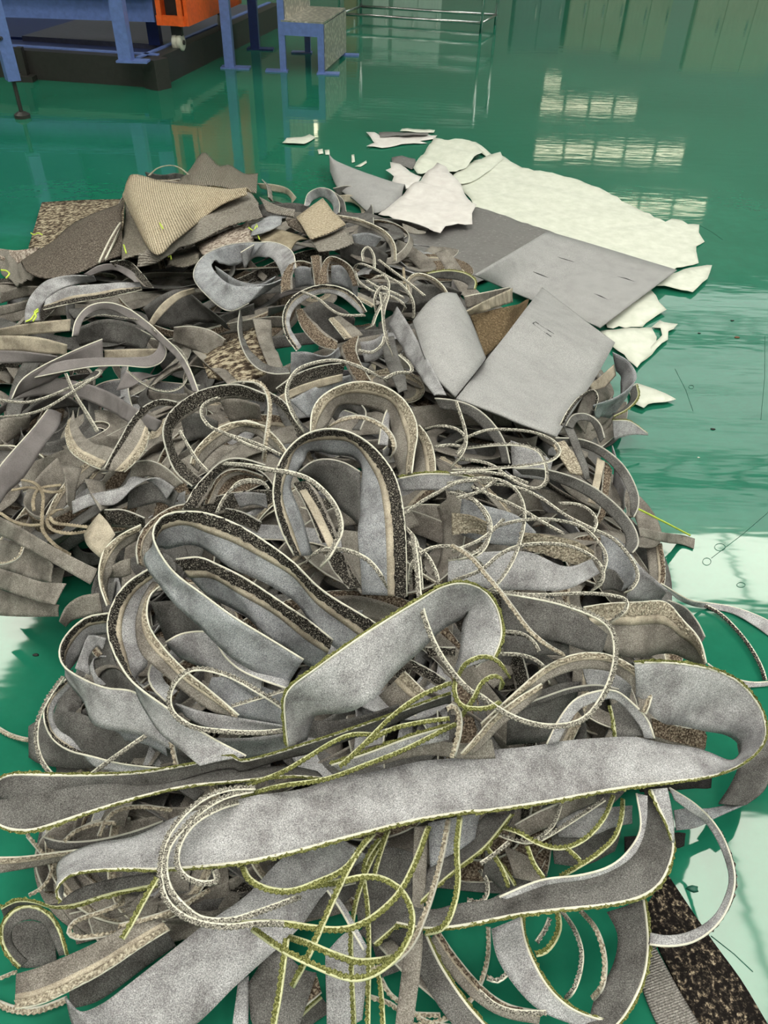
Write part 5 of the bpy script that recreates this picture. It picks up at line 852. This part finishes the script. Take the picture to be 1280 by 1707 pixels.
T('gt', 'thin strip with dark middle running off beside the bare floor', .10, ['J', (-30, 588, -30, 660), (100, 585, 100, 637), (250, 565, 250, 605), (400, 546, 400, 570)], face='c')
T('rd', 'dark wavy-edged strip below the long hairpin strip', .10, ['J', (185, 500, 200, 545), (260, 520, 280, 560), (400, 515, 420, 545), (560, 480, 580, 510), (700, 430, 720, 460)])
T('gw', 'brown strip curled in the dark hollow below the long hairpin strip', .06, ['J', (280, 520, 320, 540), (360, 450, 390, 500), (460, 420, 470, 480), (560, 420, 560, 470)])
cords('c', .31, [['J', (1095, 290), (980, 295), (880, 330), (790, 400), (720, 490), (690, 580), (685, 680), (710, 770), (770, 830), (860, 868), (980, 882), (1100, 868), (1280, 870)], ['J', (1085, 300), (960, 330), (860, 390), (785, 460), (722, 540), (705, 640), (730, 730), (790, 800), (860, 848), (980, 855), (1100, 820), (1290, 750)],
     ['J', (1040, 345), (930, 380), (830, 440), (772, 520), (755, 600), (780, 660), (850, 695), (922, 688), (915, 640)]], ['outermost white stitched cord wrapped round the widest green-rimmed strip', 'middle white stitched cord wrapped round the widest green-rimmed strip', 'innermost, shortest white cord hooked round the widest green-rimmed strip'], None, .012)
cords('cw', .16, [['J', (560, 900), (430, 920), (330, 930), (292, 905), (320, 860), (400, 830), (500, 790), (530, 750)], ['J', (500, 880), (620, 850), (740, 810), (900, 720)], ['J', (420, 500), (450, 430), (500, 385), (600, 370), (740, 385)], ['J', (270, 520), (330, 470), (430, 440), (500, 440)]], 'thin grey cord curled in the hollow below the widest strip', 'grey cords below the widest strip', .011)
C_('cw', 'tan tufted cord curving on the floor beside the layered strip', .01, ['J', (-20, 1205), (60, 1235), (150, 1240), (230, 1215), (290, 1190)], .016)
C_('cw', 'thin grey cord leading to the layered strip', .02, ['J', (-20, 1110), (30, 1090), (75, 1070)], .009)
C_('cw', 'brown tufted cord slanting behind the folded-back green end', .06, ['J', (120, 750), (180, 715), (215, 660), (215, 620), (110, 485)], .010)
C_('cg', 'stiff green cord end crossing the wrapped white cords', .32, ['J', (672, 670), (620, 760), (560, 870), (520, 938)], .012)
cords('cg', .28, [['K', (8, 610), (40, 680), (120, 722), (220, 730), (330, 692), (440, 640), (500, 570), (550, 490)], ['K', (-20, 868), (100, 865), (200, 870), (300, 885), (420, 895), (520, 870), (620, 800), (690, 720), (750, 600), (805, 450)], ['K', (300, 710), (450, 685), (520, 670), (600, 675), (680, 720), (725, 790), (736, 860), (715, 940), (660, 1020), (580, 1080), (500, 1105), (420, 1090), (300, 1040), (180, 980), (50, 890)],
     ['K', (575, 480), (500, 570), (430, 700), (370, 830), (300, 990), (220, 1142)], ['K', (205, 925), (280, 950), (400, 1000), (500, 1030), (600, 1025), (660, 1010)], ['K', (200, 930), (190, 1000), (170, 1150), (140, 1320)], ['K', (940, 410), (925, 550), (930, 700), (900, 830), (860, 890), (790, 912)]], ['green tufted cord swooping from under the widest strip into the cord ring', 'green tufted cord waving across the cord ring and up under the widest strip', 'green tufted cord bent into the round cord ring',
     'stiff straight green cord end slanting down across the cord ring', 'green tufted cord running along inside the cord ring bottom', 'green tufted cord hanging straight beside the very wide pale strip', 'green tufted cord hanging like a hook beside the tall brownish strip'], None, .013)
cords('cg', .17, [['K', (640, 465), (560, 600), (500, 760), (475, 900), (475, 1050), (488, 1320)], ['K', (600, 500), (530, 620), (545, 800), (550, 950), (545, 1320)], ['K', (560, 1040), (595, 1110), (612, 1320)], ['K', (630, 480), (590, 600), (570, 680)], ['K', (1050, 540), (1110, 620), (1150, 720)]], ['green tufted cord bowing down behind the cord ring to the floor', 'green tufted cord dropping straight down behind the cord ring', 'short green tufted cord below the cord ring', 'short green tufted cord tucked up under the widest strip',
     'short green tufted cord behind the curved dark strip'], None, .011)
C_('cw', 'pale thick cord bending down through the green cords', .24, ['K', (892, 420), (866, 560), (832, 700), (790, 830), (730, 960), (650, 1035), (560, 1075)], .013)
T('pw', 'tall brownish strip hanging down through the green cords', .18, ['K', (745, 450, 800, 440), (738, 600, 796, 620), (733, 800, 785, 800), (700, 1000, 776, 1000), (660, 1320, 735, 1320)])
T('nd', 'strip with green pile slanting down through the green cords', .17, ['K', (1165, 398, 1050, 400), (1050, 540, 940, 515), (950, 620, 830, 615), (850, 702, 700, 740), (700, 850, 590, 830), (570, 965, 500, 910)])
T('r', 'narrow pale strap crossing behind the green cord ring', .20, ['K', (370, 725, 385, 715), (430, 810, 450, 800), (480, 900, 500, 890), (530, 985, 545, 975)])
T('pd', 'dark grey felt strip behind the green cord ring', .10, ['K', (480, 560, 500, 880), (600, 540, 640, 900), (720, 560, 740, 820), (800, 600, 800, 760)], k=.2)
T('pb', 'blue-grey felt strip hanging under the widest strip', .13, ['K', (800, 440, 810, 640), (850, 430, 860, 600), (950, 410, 930, 560), (1030, 400, 1000, 500)], k=.3)
T('p', 'grey felt strip standing in the hollow below the green cord ring', .09, ['K', (360, 1000, 360, 1320), (470, 900, 480, 1300), (560, 1000, 520, 1280)], k=.2)
T('pd', 'dark felt strip hanging beside the very wide pale strip', .08, ['K', (100, 1000, 40, 1110), (180, 980, 60, 1320), (260, 1060, 170, 1340), (330, 1080, 250, 1340)], k=.2)
T('bw', 'brown tufted strip at the foot of the hanging felt strips', .05, ['K', (200, 1290, 170, 1220), (290, 1210, 250, 1130), (350, 1160, 330, 1080)], face='c')
T('nd', 'dark strip with green pile on the floor under the cords', .02, ['K', (190, 1330, 230, 1360), (280, 1240, 320, 1290), (350, 1180, 400, 1240)])
T('p', 'pale blue felt tab beside the hanging dark strips', .05, ['K', (-10, 1120, -40, 1320), (40, 1090, 40, 1320)], k=.1)
T('gw', 'brown-edged grey strip leaning across the bare floor patches', .05, ['K', (590, 960, 640, 930), (700, 1080, 760, 1050), (820, 1180, 890, 1150), (940, 1290, 1000, 1250)], face='f')
cords('cw', .04, [['K', (550, 1180), (640, 1210), (700, 1250), (860, 1260)], ['K', (600, 1100), (640, 1170), (720, 1230), (800, 1290), (1000, 1320)], ['K', (1060, 880), (1060, 990), (1040, 1090), (990, 1190), (910, 1260), (800, 1300), (660, 1310)], ['K', (1140, 1080), (1100, 1115), (1050, 1100)]], 'thin grey cord bent over a bare patch of green floor', 'grey cords over bare floor patches', .011)
T('nk', 'dark felt strip with green rim curving round below the widest strip', .20, ['K', (660, 868, 720, 800), (790, 893, 830, 806), (920, 885, 920, 785), 'L', (30, 897, 30, 800), (150, 872, 100, 768), (350, 846, 250, 720), (550, 826, 450, 702), (700, 796, 600, 652), (792, 740, 680, 585), (842, 650, 715, 500), (861, 560, 735, 420), (842, 470, 735, 370), (800, 400, 735, 340), (762, 312, 730, 305)], k=.3)
T('r', 'thin pale strip edging the curved dark felt strip', .24, ['L', (80, 790, 110, 800), (270, 713, 290, 735), (450, 690, 470, 708), (580, 650, 600, 662), (662, 580, 692, 592), (715, 480, 738, 470), (695, 322, 745, 332)])
T('n', 'short strip with cream face and green pile hanging from the widest strip', .25, ['L', (755, 308, 832, 298), (790, 390, 850, 390), (825, 460, 860, 470), (850, 540, 865, 550)])
T('g', 'slim strip with white-flecked tufts hooping out over the bare floor', .12, ['L', (838, 300, 860, 352, .06), (950, 370, 940, 412, .05), (1042, 460, 1010, 465), (1102, 570, 1072, 570), (1133, 700, 1110, 705), (1112, 812, 1085, 800), (1052, 912, 1030, 880), (950, 986, 935, 940), (840, 1006, 835, 960), (750, 997, 752, 945)], face='f')
T('pd', 'dark felt strip doubling back at the end of the widest strip', .10, ['L', (1300, 60, 1140, 100), (1300, 200, 1150, 200), (1265, 310, 1100, 310), (1180, 378, 1062, 388)], k=.3)
T('pb', 'pale felt strip trailing to a point beside the widest strip end', .08, ['L', (1190, 370, 1120, 372), (1050, 435, 1010, 398), (960, 480, 930, 392), (868, 492, 858, 402)], k=.2)
T('pk', 'dark rolled strip end poking out under the pale pointed strip', .03, ['L', (640, 520, 640, 590), (760, 512, 760, 580), (860, 505, 862, 570), (890, 500, 890, 565), (915, 505, 905, 555)])
T('pk', 'black strip end poking out under the widest strip', .08, ['L', (700, 280, 705, 320), (850, 272, 855, 312), (955, 262, 960, 304), (1000, 260, 1000, 306), (1030, 258, 1028, 302)])
T('n', 'green-rimmed grey strip sweeping down onto the bare floor', .10, ['L', (185, 870, 50, 925), (203, 980, 72, 1050), (250, 1095, 140, 1165), (322, 1205, 235, 1270), (430, 1292, 330, 1325), (600, 1345, 470, 1370)], k=.2)
T('nk', 'wide dark felt strip with green rim turning under at the front', .11, ['L', (730, 795, 560, 850), (745, 900, 610, 950), (751, 1000, 600, 1060), (737, 1120, 570, 1150), (700, 1222, 510, 1250), (642, 1322, 480, 1340), (590, 1380, 430, 1390)], k=.2)
T('p', 'light felt piece tucked behind the dark turning strip', .09, ['L', (660, 820, 665, 930), (690, 815, 700, 925), (722, 805, 728, 900)])
cords('c', .10, [['L', (365, 850), (420, 930), (452, 1030), (442, 1130), (410, 1210), (375, 1245)], ['L', (0, 665), (30, 715), (32, 775), (0, 812), (-60, 800)], ['L', (-10, 1200), (60, 1262), (150, 1296), (300, 1302)], ['L', (120, 1130), (80, 1160), (35, 1150)], ['L', (250, 990), (290, 930), (310, 880)]], 'thin white stitched cord bowed over bare floor behind the turning strip', 'cords behind the turning strip', .011)
C_('cg', 'green tufted cord hook behind the turning strip', .10, ['L', (345, 855), (352, 920), (330, 980), (290, 1028), (245, 1042)], .014)
C_('cw', 'tan cord curving along the face of the turning strip', .14, ['L', (450, 850), (510, 920), (545, 1010), (556, 1100), (540, 1190), (500, 1242)], .012)
cords('cg', .22, [['L', (595, 335), (555, 430), (490, 510), (410, 560), (330, 570), (250, 545), (170, 500), (95, 478)], ['L', (636, 350), (630, 430), (600, 520), (530, 590), (440, 650), (350, 702)], ['L', (210, 560), (240, 640), (292, 712)], ['L', (385, 570), (420, 600), (455, 635)]], LG_, GG_, .011)
cords('c', .19, [['L', (360, 375), (330, 460), (280, 510), (220, 545), (140, 530), (60, 500)], ['L', (0, 640), (60, 600), (130, 540)], ['L', (560, 350), (440, 430), (330, 500), (240, 550)]], LW_, GW_, .010)
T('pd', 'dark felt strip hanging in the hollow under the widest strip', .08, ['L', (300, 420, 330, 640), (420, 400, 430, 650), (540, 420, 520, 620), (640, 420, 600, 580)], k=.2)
T('pw', 'brown felt strip tilted in the hollow under the widest strip', .09, ['L', (100, 560, 150, 700), (180, 590, 240, 720), (260, 640, 300, 720)], k=.2)
T('gw', 'ridged brown strip resting under the widest strip', .13, ['L', (150, 470, 190, 530), (280, 400, 310, 470), (420, 350, 430, 400), (520, 330, 520, 360)], face='f')
T('p', 'grey felt strip behind the curved dark felt strip', .12, ['L', (330, 440, 340, 520), (450, 400, 480, 520), (560, 390, 590, 480), (680, 380, 680, 460)], k=.2)
T('nd', 'dark strip with green rim standing in the hollow under the widest strip', .11, ['L', (20, 560, 10, 700), (90, 630, 60, 720), (160, 740, 100, 760)])
T('nk', 'dark felt strip with green rim slanting over the bare floor patches', .07, ['K', (792, 905, 700, 950), (855, 1040, 765, 1085), (960, 1200, 860, 1240), (1055, 1310, 940, 1340)], k=.3)
T('gw', 'brown-tufted strip slanting beside the bare floor patches', .05, ['K', (840, 890, 800, 940), (930, 1020, 885, 1070), (1045, 1150, 1005, 1200), (1150, 1218, 1125, 1270), (1290, 1245, 1285, 1300)], face='c', k=.3)
T('pd', 'dark grey felt strip low down beside the green cord ring', .04, ['K', (560, 960, 600, 1100), (650, 900, 700, 1060), (760, 880, 800, 980)], k=.2)
T('pw', 'brownish felt strip in the hollow below the long hairpin strip', .05, ['J', (250, 540, 300, 620), (400, 480, 430, 560), (560, 430, 600, 520), (720, 400, 740, 470)], k=.2)
T('bw', 'brown pile strip in the hollow beside the rolled green ring', .03, ['J', (290, 830, 320, 960), (420, 800, 440, 930), (560, 760, 580, 900), (700, 720, 720, 860)], k=.2)
# ------------------------------------------------------------------ strips deeper in the heap
FK = ['p', 'pw', 'pd', 'gt', 'gw', 'b', 'pd', 'bw', 'r', 'pw', 'pd']  # weighted to dark kinds, their colour standing in for shade in the crevices
DOMES += [(-.22, .84, .50, .30, .17), (.28, .84, .30, .24, .13), (-1.5, 1.85, .6, .45, .13), (-.42, .74, .34, .28, .13)]      # thin edges of the heap
FL = {'p': 'plain grey felt strip buried in the tangle', 'pw': 'plain warm-grey felt strip buried in the tangle', 'pd': 'plain dark shade-coloured felt strip buried in the tangle', 'gt': 'beige-tufted strip buried in the tangle', 'gw': 'brown-tufted strip buried in the tangle',
      'b': 'dark tufted strip buried in the tangle', 'pb': 'blue-grey felt strip buried in the tangle', 'bw': 'brown pile strip buried in the tangle', 'r': 'white-rimmed grey felt strip buried in the tangle', 'sp': 'smooth lilac-grey strip buried in the tangle'}
rs = np.random.default_rng(11)
def wander(x, y, L, depth, width, curl):
    a = rs.random() * 6.28; n_ = int(L / .02); ps = []; kk = rs.normal(0, curl)
    for i in range(n_):
        kk += rs.normal(0, curl * .25); kk = np.clip(kk, -curl * 1.6, curl * 1.6); a += kk * .02
        nx_, ny_ = x + math.cos(a) * .02, y + math.sin(a) * .02
        if heap(nx_, ny_) < (.075 if nx_ < .3 else .13) or (nx_ < -1.30 and ny_ > 3.35) or (nx_ < -.68 and ny_ < 1.40): a += .5; continue
        x, y = nx_, ny_; ps.append((x, y, max(.012, float(heap(x, y)) - depth + .02 * math.sin(i * .13 + a))))
    return np.array(ps)
done = 0
while done < 350:
    low = done >= 280              # the last ones lie broad and flat at the bottom of the heap
    cx, cy, rx, ry, hh = DOMES[rs.integers(len(DOMES))]; x = cx + rs.uniform(-.8, .8) * rx; y = cy + rs.uniform(-.8, .8) * ry
    if heap(x, y) < .085 or (x < -1.30 and y > 3.35) or (x < -.68 and y < 1.40): continue
    ps = wander(x, y, rs.uniform(.7, 2.0), rs.uniform(.04, .16), 0, rs.uniform(3, 9))
    if len(ps) < 25: continue
    if low: ps[:, 2] = rs.uniform(.012, .06)
    ps = smooth1(ps, 4); kd = FK[rs.integers(len(FK))]
    if y > 2.3 and x < -.4 and kd in ('p', 'pb', 'r'): kd = ('pw', 'gt', 'sp')[rs.integers(3)]
    if low: kd = ('pd', 'bw', 'gw', 'pd')[rs.integers(4)]  # bottom strips take only dark kinds, painting shade into the gaps
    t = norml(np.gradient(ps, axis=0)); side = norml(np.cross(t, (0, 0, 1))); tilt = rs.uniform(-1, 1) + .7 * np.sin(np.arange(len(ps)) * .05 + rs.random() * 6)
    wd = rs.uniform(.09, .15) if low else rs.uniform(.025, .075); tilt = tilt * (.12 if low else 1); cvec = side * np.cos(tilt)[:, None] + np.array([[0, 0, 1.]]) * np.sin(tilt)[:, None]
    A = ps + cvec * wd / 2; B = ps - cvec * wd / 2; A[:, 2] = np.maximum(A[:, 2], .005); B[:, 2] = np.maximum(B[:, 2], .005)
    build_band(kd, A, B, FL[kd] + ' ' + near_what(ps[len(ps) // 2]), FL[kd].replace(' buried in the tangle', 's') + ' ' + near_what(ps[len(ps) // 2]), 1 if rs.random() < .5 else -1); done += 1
print('STRIPS', len([o for o in bpy.data.objects if o.parent is None]), 'TRIS', sum(len(o.data.polygons) * 2 for o in bpy.data.objects if o.type == 'MESH'))
